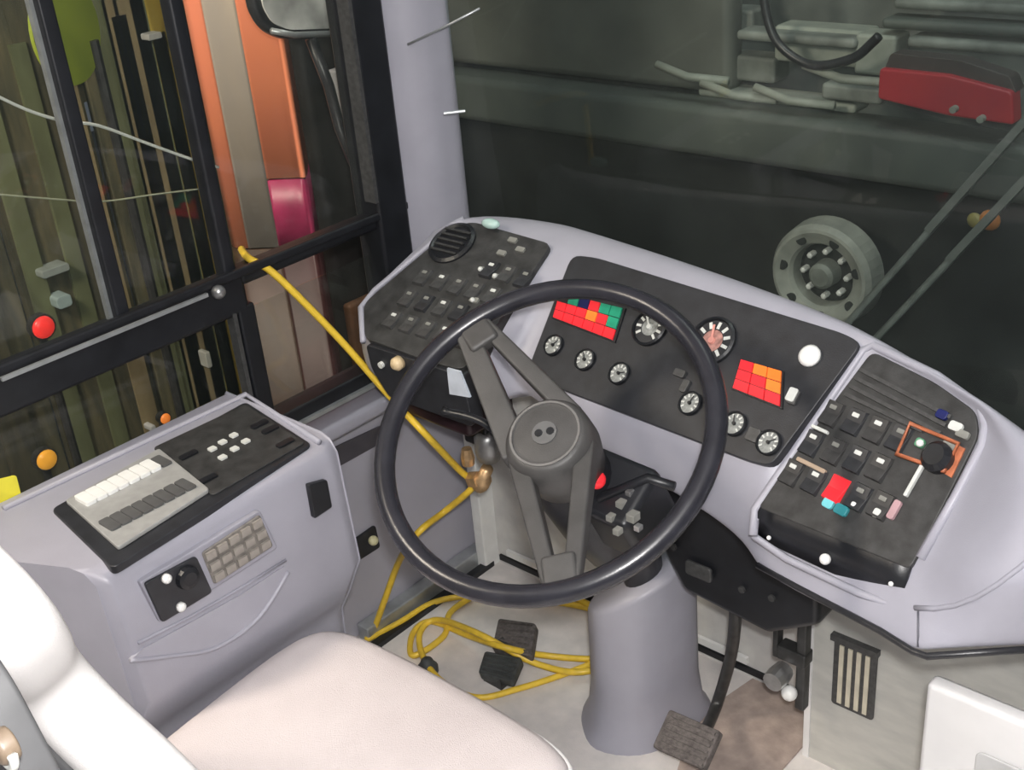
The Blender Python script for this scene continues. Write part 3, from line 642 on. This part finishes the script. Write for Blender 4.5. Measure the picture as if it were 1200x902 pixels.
# two floor pedals and a foot switch
def floor_pad(name, label, px, h, tilt, m_, cat, lift):
    c_ = onz(sum(p[0] for p in px) / 4, sum(p[1] for p in px) / 4, lift)
    P = tilted(c_, -25, tilt); r_ = root(name, label, cat, (c_.x, c_.y, 0))
    mb = MB(); mb.prism(rpoly(locs(P, px), .008), -h, 0, P); p_ = obj('pad', mb, m_, r_, bevel=.004)
    a_ = [V(loc(P, *p)) for p in px]
    for k in range(5):
        t = (k + .5) / 5; s_ = (a_[0] * (1 - t) + a_[3] * t) * .92 + (a_[1] * (1 - t) + a_[2] * t) * .08; e_ = (a_[0] * (1 - t) + a_[3] * t) * .08 + (a_[1] * (1 - t) + a_[2] * t) * .92
        mb = MB(); mb.tube([P @ V((s_.x, s_.y, .001)), P @ V((e_.x, e_.y, .001))], .0025, 5); obj('rib', mb, m_, p_)
    mb = MB(); mb.box((c_.x, c_.y, lift * .5 - .006), (.05, .05, lift)); obj('mount', mb, DK, r_)
    return r_
floor_pad('accelerator_pedal', 'dark grey ribbed floor pedal inside the yellow hose loops, the one nearer the front wall', [(584, 724), (628, 730), (622, 768), (576, 760)], .02, 18, PEDAL, 'pedal', .05)
floor_pad('clutch_pedal', 'dark green-grey floor pedal inside the yellow hose loops, the one nearer the seat', [(568, 762), (612, 770), (600, 798), (560, 788)], .02, 12, PAD, 'pedal', .035)
c_ = onz(500, 773, .03); mb = MB(); mb.lathe([(.022, 0), (.022, .012), (.016, .02), (.012, .03), (.006, .034)], 18, Matrix.Translation((c_.x, c_.y, 0))); tag(obj('foot_switch', mb, PAD, smooth=True), 'small dark round foot switch on the floor by the seat edge', 'switch')

# ================================================================== STEERING COLUMN AND WHEEL
CW = V((-.918, 1.002, .875)); NW = V((.122, -.53, .84)).normalized()
PWh = frame(CW, (1, .23, 0), (0, 1, .6))
if PWh.col[2].z < 0: PWh = frame(CW, (1, .23, 0), (0, -1, -.6))
PWh = frame(CW, V((1, 0, 0)) - NW * NW.x, NW.cross(V((1, 0, 0)) - NW * NW.x))
col = root('steering_column', 'steering column with lilac grey floor cover and black shroud', 'steering column', (-1.08, 1.39, 0))
ax = -PWh.col[2].to_3d()
# floor cover
pts = [(-1.155, 1.315), (-1.10, 1.285), (-1.03, 1.32), (-.995, 1.40), (-1.0, 1.50), (-1.10, 1.52), (-1.19, 1.44), (-1.185, 1.36)]
L0 = [onz(692, 846, 0), onz(740, 860, 0), onz(808, 842, 0)]
cc = V((-1.075, 1.40)); o1 = [(p.x, p.y) for p in smoothline([V((*p, 0)) for p in pts], 4, True)]
mb = MB(); rws = []
for z, s_ in ((0, 1.06), (.012, 1.04), (.03, .93), (.10, .86), (.31, .84), (.325, .80)):
    rws.append([(cc.x + (x - cc.x) * s_, cc.y + (y - cc.y) * s_, z + (.05 * max(0, (y - cc.y) / .12) + .05 * (x - cc.x) / .1 if z > .2 else 0)) for x, y in o1])
n = len(o1); vs = [p for r in rws for p in r]; fs = [(i * n + j, i * n + (j + 1) % n, (i + 1) * n + (j + 1) % n, (i + 1) * n + j) for i in range(len(rws) - 1) for j in range(n)] + [tuple(range((len(rws) - 1) * n, len(rws) * n))]
mb.add(vs, fs); obj('floor_cover', mb, LILAC, col, smooth=True)
Mx = PWh.copy()
mb = MB(); mb.tube([CW + ax * .07, CW + ax * .10, CW + ax * .14, CW + ax * .26, CW + ax * .34, V((-1.05, 1.36, .46)), V((-1.08, 1.42, .30)), V((-1.08, 1.42, .1))], [.03, .045, .06, .058, .05, .04, .036, .036], 20); obj('shroud', mb, BLACK, col, smooth=True)
mb = MB(); mb.box((.055, .01, -.19), (.11, .10, .12), PWh); obj('switch_housing', mb, BLACK, col, bevel=.012)
mb = MB(); mb.ball((0, 0, 0), .013, Matrix.Translation(onp(699, 562, frame(CW + ax * .10, PWh.col[0].to_3d(), PWh.col[1].to_3d())))); obj('red_button', mb, RED, col, smooth=True, label='red button')
PK = frame(CW + ax * .13, PWh.col[0].to_3d(), PWh.col[1].to_3d())
for x, y, r_ in ((728, 590, .010), (742, 605, .012), (724, 622, .009), (738, 577, .008), (716, 606, .009), (748, 618, .008)):
    mb = MB(); mb.box(onp(x, y, PK), (r_ * 1.1, r_ * 1.3, r_)); obj('wire_terminal', mb, STEEL if r_ < .0085 else DIM, col, bevel=.001)
mb = MB(); mb.tube(smoothline([onp(640, 560, PK), onp(580, 505, PK), onp(555, 490, PK), onp(520, 482, PK)], 5), [.006] * 15 + [.009]); obj('indicator_stalk', mb, BLACK, col, smooth=True)
mb = MB(); mb.tube([onp(700, 585, PK), onp(760, 560, PK), onp(790, 570, PK)], .007); obj('wiper_stalk', mb, BLACK, col, smooth=True)

sw = root('steering_wheel', 'large black two-spoke steering wheel in front of the dashboard', 'steering wheel', CW)
mb = MB(); R = .2265; mb.tube([(R * cos(2 * pi * k / 72), R * sin(2 * pi * k / 72), 0) for k in range(72)], .0145, 14, True, PWh); obj('rim', mb, RIM, sw, smooth=True)
HZ = -.008
h1 = V(loc(PWh, 648, 505))
mb = MB(); mb.lathe([(.03, -.10), (.056, -.09), (.062, -.05), (.060, -.012), (.054, .0), (.048, .004), (.045, .003), (.040, .004), (.001, .006)], 36, T(PWh, 0, 0, HZ)); hub = obj('hub', mb, HUB, sw, smooth=True, label=None)
mb = MB(); mb.lathe([(.0485, .002), (.0485, .006), (.0455, .006), (.0455, .002)], 36, T(PWh, 0, 0, HZ)); obj('hub_ring', mb, mat('hub_ring_grey', (.16, .155, .15), .4), hub, smooth=False)
mb = MB(); mb.lathe([(.017, .005), (.017, .0075), (.001, .008)], 20, T(PWh, 0, 0, HZ)); obj('hub_badge', mb, mat('badge_grey', (.12, .12, .12), .4), hub)
for a_, b_ in ((-.006, -.004), (.007, .005)):
    mb = MB(); mb.lathe([(.0055, .007), (.0055, .009)], 10, T(PWh, a_, b_, HZ)); obj('badge_dot', mb, BLACK, hub)
for (tx, ty) in ((556, 384), (656, 668)):
    d_ = V(loc(PWh, tx, ty)).normalized(); s_ = V((-d_.y, d_.x)); e_ = d_ * (R - .005)
    mb = MB()
    for sg in (1, -1):
        a0 = s_ * sg * .047 + d_ * .012; a1 = e_ + s_ * sg * .012
        w = (a1 - a0).normalized(); wn = V((-w.y, w.x)) * (.020 if sg == 1 and ty < 500 else .0135)
        lo, hi = -.05, -.018
        q0 = [(a0 + wn), (a0 - wn)]; q1 = [(a1 + wn * .8), (a1 - wn * .8)]
        vs = [(*q0[0], -.055), (*q0[1], -.055), (*q0[1], -.022), (*q0[0], -.022), (*q1[0], -.012), (*q1[1], -.012), (*q1[1], .006), (*q1[0], .006)]
        mb.add(vs, [(0, 1, 2, 3), (4, 7, 6, 5), (0, 4, 5, 1), (1, 5, 6, 2), (2, 6, 7, 3), (3, 7, 4, 0)], PWh)
    obj('spoke', mb, HUB, sw, bevel=.004)
    mb = MB(); mb.box((0, 0, 0), (.05, .045, .022), PWh @ Matrix.Translation((e_.x - d_.x * .02, e_.y - d_.y * .02, -.004)) @ Matrix.Rotation(math.atan2(d_.y, d_.x), 4, 'Z')); obj('spoke_end', mb, HUB, sw, bevel=.006)

# ================================================================== YELLOW HOSE AND FITTING
fit = root('hose_fitting', 'brass and steel hose fitting under the left pod where the yellow hose turns', 'fitting', ony(565, 560, 1.36))
FP = ony(566, 560, 1.36)
mb = MB(); mb.lathe([(.014, -.03), (.018, -.02), (.018, .0), (.012, .004), (.012, .03)], 12, Matrix.Translation(FP) @ Matrix.Rotation(.5, 4, 'Y')); obj('elbow', mb, BRASS, fit, smooth=True)
mb = MB(); mb.lathe([(.017, -.012), (.017, .012)], 6, Matrix.Translation(FP + V((-.015, -.005, -.006))) @ Matrix.Rotation(1.2, 4, 'Y')); obj('hex_nut', mb, BRASS, fit)
p_ = ony(572, 522, 1.36); mb = MB(); mb.lathe([(.02, -.03), (.026, -.01), (.026, .02), (.014, .035)], 12, Matrix.Translation(p_)); obj('valve_body', mb, STEEL, fit, smooth=True)
p_ = ony(548, 536, 1.35); mb = MB(); mb.lathe([(.012, -.015), (.014, 0), (.010, .02)], 10, Matrix.Translation(p_)); obj('side_nut', mb, BRASS, fit)
p_ = ony(566, 500, 1.37); mb = MB(); mb.box(p_, (.06, .05, .06)); obj('valve_mount', mb, BLACK, fit, bevel=.006)
H = [onx(283, 292, -1.74), onx(292, 303, -1.655), onx(318, 320, -1.63) + V((0, 0, .004)), onx(360, 358, -1.60), onx(405, 405, -1.57), onx(455, 462, -1.52), onx(500, 510, -1.44), ony(540, 552, 1.345), ony(556, 564, 1.355), ony(549, 576, 1.35), ony(520, 600, 1.34), onx(490, 624, -1.50), onx(468, 657, -1.62), onx(450, 705, -1.665), onz(438, 738, .02),
     onz(432, 748, .012), onz(470, 728, .014), onz(510, 705, .012), onz(560, 698, .012), onz(630, 703, .012), onz(692, 712, .012), onz(740, 732, .012), onz(750, 765, .012), onz(700, 772, .016), onz(640, 768, .02), onz(590, 758, .065), onz(550, 745, .03), onz(505, 728, .014), onz(484, 742, .012), onz(484, 768, .012), onz(520, 745, .02), onz(530, 715, .02), onz(580, 690, .012), onz(650, 692, .016), onz(705, 700, .022), onz(748, 722, .024), onz(745, 755, .024), onz(690, 786, .022), onz(630, 778, .024), onz(560, 742, .07), onz(512, 726, .03), onz(492, 742, .024), onz(497, 772, .02), onz(520, 800, .012), onz(560, 817, .010), onz(610, 806, .010), onz(660, 790, .010), onz(700, 774, .010), onz(730, 755, .010)]
H = [V((p.x, min(p.y, 1.592), p.z)) if p.z < .1 else p for p in H]
mb = MB(); mb.tube(smoothline(H, 8), .0068, 8); tag(obj('yellow_air_hose', mb, HOSE, smooth=True), 'thin yellow air hose from the window bar down to loops on the floor', 'hose')

# ================================================================== WHITE BOX LOWER RIGHT
wb = root('partition_panel', 'low white partition panel lower right below the dashboard end', 'panel', (-.2, 1.21, 0))
A = ony(1085, 800, 1.20)
mb = MB(); mb.box((A.x + .35, 1.214, A.z / 2 - .0), (.70, .028, A.z)); obj('board', mb, PALEBOX, wb, bevel=.008)
PBX = frame((A.x + .35, 1.199, A.z / 2), (1, 0, 0), (0, 0, 1))
mb = MB(); mb.prism(rrect(.58, A.z - .12, .01, .015, -.01), 0, .004, PBX); obj('door_panel', mb, mat('pale_grey_panel', (.50, .50, .50), .5, .08, 30), wb, bevel=.002)

# ================================================================== OUTSIDE
OLIVE = mat('weathered_olive_wood', (.16, .14, .075), .8, .5, 8, .2, col2=(.06, .062, .04), perobj=.5, stretch=(1, 4, .7), bscale=30)
fence = root('plank_fence', 'weathered olive brown upright plank fence outside the driver window', 'fence', (-3.42, 2.0, -.9))
y = .2
while y < 3.05:
    w = random.uniform(.06, .11); h = random.uniform(2.3, 2.7); x = -3.42 + random.uniform(-.02, .02)
    mb = MB(); mb.box((0, 0, 0), (.03, w, h), Matrix.Translation((x, y + w / 2, -.9 + h / 2)) @ Matrix.Rotation(random.uniform(-.012, .012), 4, 'X')); obj('plank', mb, OLIVE, fence)
    y += w + .006
for z in (-.4, .9):
    mb = MB(); mb.box((-3.475, 1.65, z), (.06, 2.9, .09)); obj('rail', mb, OLIVE, fence)
# narrow upright battens nailed over the planks
CANES = [mat('yellow_batten', (.50, .36, .06), .6, .35, 12, stretch=(1, 1, .3)), mat('tan_batten', (.28, .22, .12), .6, .3, 12, stretch=(1, 1, .3)), mat('green_batten', (.15, .165, .085), .6, .3, 12, stretch=(1, 1, .3))]
for (x, y, k, w) in [(115, 250, 1, .06), (185, 170, 1, .10), (205, 140, 0, .05), (170, 240, 0, .03), (228, 240, 0, .06), (232, 440, 0, .05), (245, 400, 2, .05), (262, 400, 0, .05), (150, 110, 1, .05), (85, 300, 2, .05), (20, 250, 2, .06), (130, 90, 2, .04), (405, 330, 0, .05), (380, 320, 1, .05), (330, 400, 1, .06)]:
    p = onx(x, y, -3.39); h = random.uniform(1.9, 2.5)
    mb = MB(); mb.box((p.x, p.y, -.9 + h / 2), (.016, w, h)); obj('batten', mb, CANES[k], fence)
# round sign
YG = mat('yellow_green_sign', (.42, .50, .05), .5, .3, 6, col2=(.30, .38, .04))
sg = root('round_sign', 'yellow-green round sign on a post beyond the driver window', 'sign', (-3.0, 1.55, -.9))
PS = frame((-3.0, 0, 0), (0, 1, 0), (0, 0, 1)); c_ = loc(PS, 75, 35)
mb = MB(); mb.lathe([(.14, 0), (.14, .01), (.001, .011)], 36, T(PS, *c_, 0) @ Matrix.Rotation(.45, 4, 'Y')); obj('sign_disc', mb, YG, sg)
mb = MB(); mb.tube([(-3.03, c_[0] + .09, -.9), (-3.03, c_[0] + .09, 1.1)], .015); obj('post', mb, DK, sg)
# lamps seen low through the side glass
def marker(name, label, px, X, r, lens, glow, es, cat='lamp', group=None):
    p = onx(*px, X); o = root(name, label, cat, (p.x, p.y, -.9), group)
    mb = MB(); mb.tube([(p.x - .02, p.y, -.9), (p.x - .02, p.y, p.z)], .012); obj('post', mb, DK, o)
    mb = MB(); mb.lathe([(r * 1.15, -.02), (r * 1.15, .004)], 18, Matrix.Translation(p) @ Matrix.Rotation(pi / 2, 4, 'Y')); obj('housing', mb, DK, o)
    mb = MB(); mb.ball((0, 0, .004), r, Matrix.Translation(p) @ Matrix.Rotation(pi / 2, 4, 'Y'), 16, 10, (1, 1, .5)); obj('lens', mb, mat(name + '_lens', lens, .3, .1, 40, emit=glow, es=es), o, smooth=True)
marker('red_marker_lamp', 'red marker lamp on a short post beyond the driver window', (50, 383), -3.0, .032, (.8, .03, .03), (1, .04, .03), .55)
marker('amber_marker_lamp', 'amber marker lamp on a short post, low beyond the glass above the yellow sticker', (54, 538), -3.0, .03, (.8, .35, .03), (1, .45, .05), .4)
marker('orange_marker_lamp', 'small orange marker lamp on a short post, low beyond the glass above the console', (193, 490), -3.0, .017, (.85, .25, .05), (1, .25, .04), .45)
for (x, y, w, h, nm, lb, c) in ((72, 352, .05, .04, 'pale_bracket', 'pale blue-grey bracket just above the red marker lamp', (.38, .48, .48)), (62, 316, .09, .025, 'pale_bracket', 'long pale grey bracket higher above the red marker lamp', (.33, .37, .35)), (176, 500, .02, .02, 'white_reflector', 'small white reflector beside the orange marker lamp', (.7, .7, .7)), (241, 420, .02, .06, 'white_insulator', 'narrow white insulator hanging among yellow canes', (.55, .55, .5)), (178, 42, .05, .02, 'white_bracket', 'small white bracket high on the fence beside the yellow-green sign', (.5, .5, .48)), (328, 460, .02, .05, 'pale_tube', 'short pale tube low beyond the quarter glass', (.4, .42, .4))):
    p = onx(x, y, -3.36); mb = MB(); mb.prism(rrect(w, h, min(w, h) * .3), -.05, .02, frame(p, (0, 1, 0), (0, 0, 1))); tag(obj(nm, mb, mat(nm, c, .5), bevel=.003), lb, 'fitting')
WIRE = mat('white_wire', (.72, .74, .70), .5, .05)
mb = MB(); mb.tube(smoothline([onx(x, y, -1.80) for x, y in [(-20, 104), (30, 128), (75, 142), (115, 147), (170, 167), (220, 185), (256, 196)]], 4), .0028, 6); tag(obj('white_cable', mb, WIRE, smooth=True), 'white cable sagging across the outside of the driver window, the upper one', 'cable')
mb = MB(); mb.tube(smoothline([onx(x, y, -1.80) for x, y in [(-20, 226), (60, 233), (120, 236), (180, 228), (238, 221)]], 4), .0015, 6); tag(obj('thin_wire', mb, mat('olive_wire', (.36, .38, .27), .5), smooth=True), 'thin dull wire across the driver window below the white cable', 'wire')

# orange post of the neighbouring vehicle beyond the quarter glass
ORB = mat('orange_paint', (.95, .30, .14), .35, .12, 4, col2=(.85, .26, .16)); TANP = mat('tan_grey_paint', (.52, .43, .34), .4, .2, 5, col2=(.40, .35, .31), stretch=(3, 3, .6)); MAG = mat('magenta_paint', (.33, .025, .09), .4, .3, 14)
nb = root('orange_vehicle', 'orange and tan vehicle body corner standing just outside the quarter glass', 'vehicle', (-2.3, 1.6, -.9))
XO = -2.3
def strip(name, px, m_, x0, d, z0, z1):   # upright body strip spanning between two window-plane pixels
    a, b = onx(px[0], 150, x0), onx(px[1], 150, x0)
    mb = MB(); mb.box((x0 - d / 2, (a.y + b.y) / 2, (z0 + z1) / 2), (d, abs(b.y - a.y), z1 - z0)); return obj(name, mb, m_, nb, bevel=.008)
def yb(x, yy, X): return onx(x, yy, X).y
def ax_(x): return -2.30 + .16 * max(0, (x - 252)) / 100
arc = [(yb(244, 150, XO - .04), XO - .04), (yb(249, 150, XO - .01), XO - .01)] + [(yb(x, 150, ax_(x)), ax_(x)) for x in (264, 282, 302, 320, 338)] + [(yb(350, 150, -2.15), -2.15), (yb(355, 150, -2.24), -2.24)]
def ribbon(name, i0, i1, z0, z1, m_):
    sec = smoothline([V((b, a, 0)) for a, b in arc[i0:i1 + 1]], 4)
    mb = MB(); mb.grid([[(p.x, p.y, z) for p in sec] for z in (z0, z1)]); return obj(name, mb, m_, nb, smooth=True, solid=.02)
ribbon('edge_strip', 0, 2, .70, 1.9, ORB); ribbon('face_panel', 2, 4, .70, 1.9, TANP)
ribbon('side_panel', 4, 8, .865, 1.9, ORB); ribbon('lower_panel', 4, 8, .70, .86, MAG)
SK = mat('rust_brown_paint', (.05, .024, .013), .5, .4, 8); ribbon('skirt_panel', 0, 4, -.9, .695, SK); ribbon('skirt_panel', 4, 8, -.9, .695, mat('wine_brown_paint', (.045, .014, .014), .5, .4, 8))
mb = MB(); mb.box((-2.49, 2.03, .5), (.26, .44, 2.8)); obj('dark_backdrop', mb, mat('outside_dark', (.03, .026, .024), .5, .4, 10), nb, bevel=.03)  # dark box put in for the darkness outside, behind the mirror
mb = MB(); mb.box((-2.345, 1.90, .15), (.03, .16, .55)); obj('rust_panel', mb, mat('rust_panel', (.22, .10, .05), .6, .5, 9), nb, bevel=.01)

# exterior mirror
mr = root('wing_mirror', 'black framed wing mirror hanging outside ahead of the quarter glass', 'mirror', onx(350, 10, -1.95))
XM = -1.95; PM = frame((XM, 0, 0), (0, 1, 0), (0, 0, 1))
q = locs(PM, [(293, -60), (297, 10), (312, 36), (335, 47), (398, 44), (404, -60)])
mb = MB(); mb.prism(rpoly(q, .02), -.03, .0, PM); obj('housing', mb, RUB, mr, bevel=.008)
qi = locs(PM, [(304, -60), (306, 6), (318, 27), (338, 35), (391, 33), (396, -60)])
mb = MB(); mb.prism(rpoly(qi, .014), .0, .004, PM); obj('mirror_glass', mb, mat('mirror_pale_reflection', (.66, .65, .62), .35, .5, 9, metal=.15), mr)  # bright reflection of the saloon put into the mirror's pale colour
mb = MB(); mb.tube([onx(318, 36, XM + .01), onx(345, 41, XM + .012), onx(395, 39, XM + .01)], .006); obj('frame_highlight', mb, ALU, mr, smooth=True)
mb = MB(); mb.tube([onx(364, 45, XM - .01), onx(385, 100, XM - .01), onx(398, 150, XM), onx(425, 215, XM + .05)], .012); obj('mirror_arm', mb, RUB, mr, smooth=True)
mb = MB(); mb.box(onx(402, 110, -1.99), (.03, .05, .11)); obj('arm_bracket', mb, mat('arm_grey', (.25, .25, .26), .4), mr, bevel=.006)

# cord at the pillar
mb = MB(); mb.tube([ony(478, 52, 1.46), ony(520, 32, 1.48), ony(562, 10, 1.50)], .0022, 6); tag(obj('pull_cord', mb, ALU, smooth=True), 'short pale grey cord stretched off the top of the windscreen pillar', 'cord')

# wipers outside the windscreen
WG = mat('wiper_grey', (.10, .108, .102), .4, .2, 30)
for a_, b_, lb in (((985, 388), (1230, 112), 'grey wiper rod on the windscreen, the upper of the parallel pair'), ((1025, 398), (1230, 182), 'grey wiper rod on the windscreen, the lower of the parallel pair')):
    A, B = ony(*a_, 1.73), ony(*b_, 1.70)
    w_ = root('wiper_arm', lb, 'wiper', A, 'windscreen wiper rods')
    mb = MB(); mb.tube([A - V((0, 0, .06)), A, lerp(A, B, .5), B], .006, 8); obj('rod', mb, WG, w_, smooth=True)
    mb = MB(); mb.box((0, 0, 0), (.012, .012, (B - A).length * .45), Matrix.Translation(lerp(A, B, .72) + V((0, -.014, 0))) @ (B - A).to_track_quat('Z', 'Y').to_matrix().to_4x4()); obj('blade', mb, mat('blade_grey', (.07, .075, .07), .5), w_)

# parked vehicle in front: engine bay, bumper beam, red lamp, spare wheel hub
Y0 = 3.2
pv = root('parked_vehicle', 'rear of a grey parked vehicle with open engine bay beyond the windscreen', 'vehicle', (-1.8, 3.6, -.9))
VG = mat('vehicle_grey', (.115, .13, .115), .5, .3, 4, col2=(.07, .08, .075)); VD = mat('vehicle_black', (.022, .025, .025), .6, .4, 6); VP = mat('engine_pale', (.36, .38, .33), .5, .4, 9, col2=(.22, .24, .21)); VM = mat('engine_mid', (.20, .215, .195), .5, .4, 10)
mb = MB(); mb.box((-1.9, Y0 + .9, -.10), (4.6, 1.4, 1.2)); obj('lower_body', mb, VD, pv, bevel=.03)
a, b = ony(530, 150, Y0), ony(1150, 222, Y0)
mb = MB(); mb.box((-1.9, Y0 + .08, .56), (4.6, .16, .17)); obj('bumper_beam', mb, VG, pv, bevel=.03)
mb = MB(); mb.box((-1.9, Y0 + .7, 1.4), (4.6, .5, 1.7)); obj('engine_bay', mb, mat('bay_dark', (.12, .13, .12), .6, .4, 6), pv)
mb = MB(); mb.box((-2.80, Y0 + .15, 1.12), (1.40, .1, .92)); obj('body_panel', mb, mat('vehicle_green_grey', (.115, .12, .105), .5, .3, 3), pv, bevel=.03)
for (x0, y0, x1, y1, dy, m_, nm) in ((815, 105, 1000, 133, .10, VP, 'engine_cover'), (820, 62, 905, 100, .14, VM, 'engine_cover'), (905, 30, 1010, 82, .16, VP, 'engine_block'), (1000, 40, 1045, 92, .12, VP, 'filter_canister'), (800, 8, 880, 40, .2, VM, 'air_duct'), (1045, 0, 1260, 22, .15, VM, 'pipe_cover'), (1030, 28, 1260, 44, .12, VG, 'pipe_cover'), (1060, 50, 1260, 66, .10, VM, 'pipe_cover'), (960, 98, 1030, 125, .06, VM, 'bracket'), (860, 40, 1000, 55, .1, VM, 'pipe_cover')):
    A, B = ony(x0, y0, Y0 + dy), ony(x1, y1, Y0 + dy)
    mb = MB(); mb.box(((A.x + B.x) / 2, Y0 + dy + .06, (A.z + B.z) / 2), (abs(B.x - A.x), .10, max(.03, abs(A.z - B.z)))); obj(nm, mb, m_, pv, bevel=.012, seg=3)
for (x, y) in ((806, 90), (860, 112), (925, 118), (985, 92)):
    A = ony(x, y, Y0 + .02); mb = MB(); mb.tube([A + V((-.12, 0, .03)), A, A + V((.14, .02, -.005))], .014, 8); obj('engine_pipe', mb, VP, pv, smooth=True)
mb = MB(); mb.tube(smoothline([ony(x, y, Y0 + .0) for x, y in [(893, -30), (898, 15), (910, 48), (935, 70), (962, 77), (1000, 68), (1022, 50), (1030, 42)]], 4), .014, 8); obj('cable_loop', mb, RUB, pv, smooth=True)
A, B = ony(1030, 78, Y0 - .02), ony(1187, 148, Y0 - .02)
PQ = frame((0, Y0 - .02, 0), (1, 0, 0), (0, 0, 1))
TAIL = mat('tail_lamp_red', (.34, .03, .035), .3, .3, 10, col2=(.26, .02, .035), emit=(1, .05, .06), es=.05)
mb = MB(); mb.prism(rpoly(locs(PQ, [(1030, 80), (1110, 88), (1186, 108), (1188, 147), (1110, 136), (1028, 116)]), .012), -.06, .0, PQ); tl = obj('tail_lamp', mb, TAIL, pv, bevel=.012)
mb = MB(); mb.prism(rpoly(locs(PQ, [(1040, 64), (1120, 72), (1180, 92), (1188, 112), (1110, 92), (1032, 84)]), .01), -.08, -.02, PQ); obj('lamp_hood', mb, mat('hood_dark', (.06, .05, .048), .5), tl, bevel=.008)
for k in (1118, 1150):
    mb = MB(); c_ = ony(k, 128 + (k - 1118) * .35, Y0 - .05); mb.lathe([(.010, -.01), (.010, .01)], 10, Matrix.Translation(c_) @ Matrix.Rotation(pi / 2, 4, 'X')); obj('lamp_screw', mb, VP, tl)
c_ = ony(962, 324, Y0 - .02); HB = mat('pale_hub_steel', (.36, .37, .33), .45, .35, 14, col2=(.22, .23, .21))
Mh = Matrix.Translation(c_) @ Matrix.Rotation(pi / 2, 4, 'X')
mb = MB(); mb.lathe([(.10, -.07), (.178, -.07), (.172, .0), (.16, .02), (.15, .022), (.112, .004), (.104, -.01), (.10, -.07)], 40, Mh); wh = obj('wheel_hub', mb, HB, pv)
mb = MB(); mb.lathe([(.106, -.055), (.09, -.05), (.001, -.05)], 32, Mh); obj('hub_recess', mb, VD, wh)
mb = MB(); mb.lathe([(.045, -.05), (.042, .0), (.03, .012), (.001, .014)], 24, Mh); obj('axle_cap', mb, VM, wh)
me = MB(); me.lathe([(.017, -.004), (.017, .008)], 14); me = fmesh('hub_hole', me, VD)
for k in range(7):
    a = 2 * pi * k / 7 + .3; put('hub_hole', me, Mh @ Matrix.Translation((.132 * cos(a), .132 * sin(a), .008)), wh)
me = MB(); me.lathe([(.010, 0), (.010, .03), (.005, .034)], 6); me = fmesh('wheel_nut', me, WHITE)
for k in range(8):
    a = 2 * pi * k / 8; put('wheel_nut', me, Mh @ Matrix.Translation((.075 * cos(a), .075 * sin(a), -.05)), wh)
for x, y, lb in ((1160, 258, 'amber'), (1142, 258, 'dull yellow')):
    c_ = ony(x, y, Y0 - .04); mb = MB(); mb.ball(c_, .03 if lb == 'amber' else .022, None, 14, 8, (1, .5, 1)); obj('side_lamp', mb, mat('side_lamp_' + lb, (.55, .20, .05) if lb == 'amber' else (.3, .25, .08), .4), pv, smooth=True, label=lb + ' round lamp')
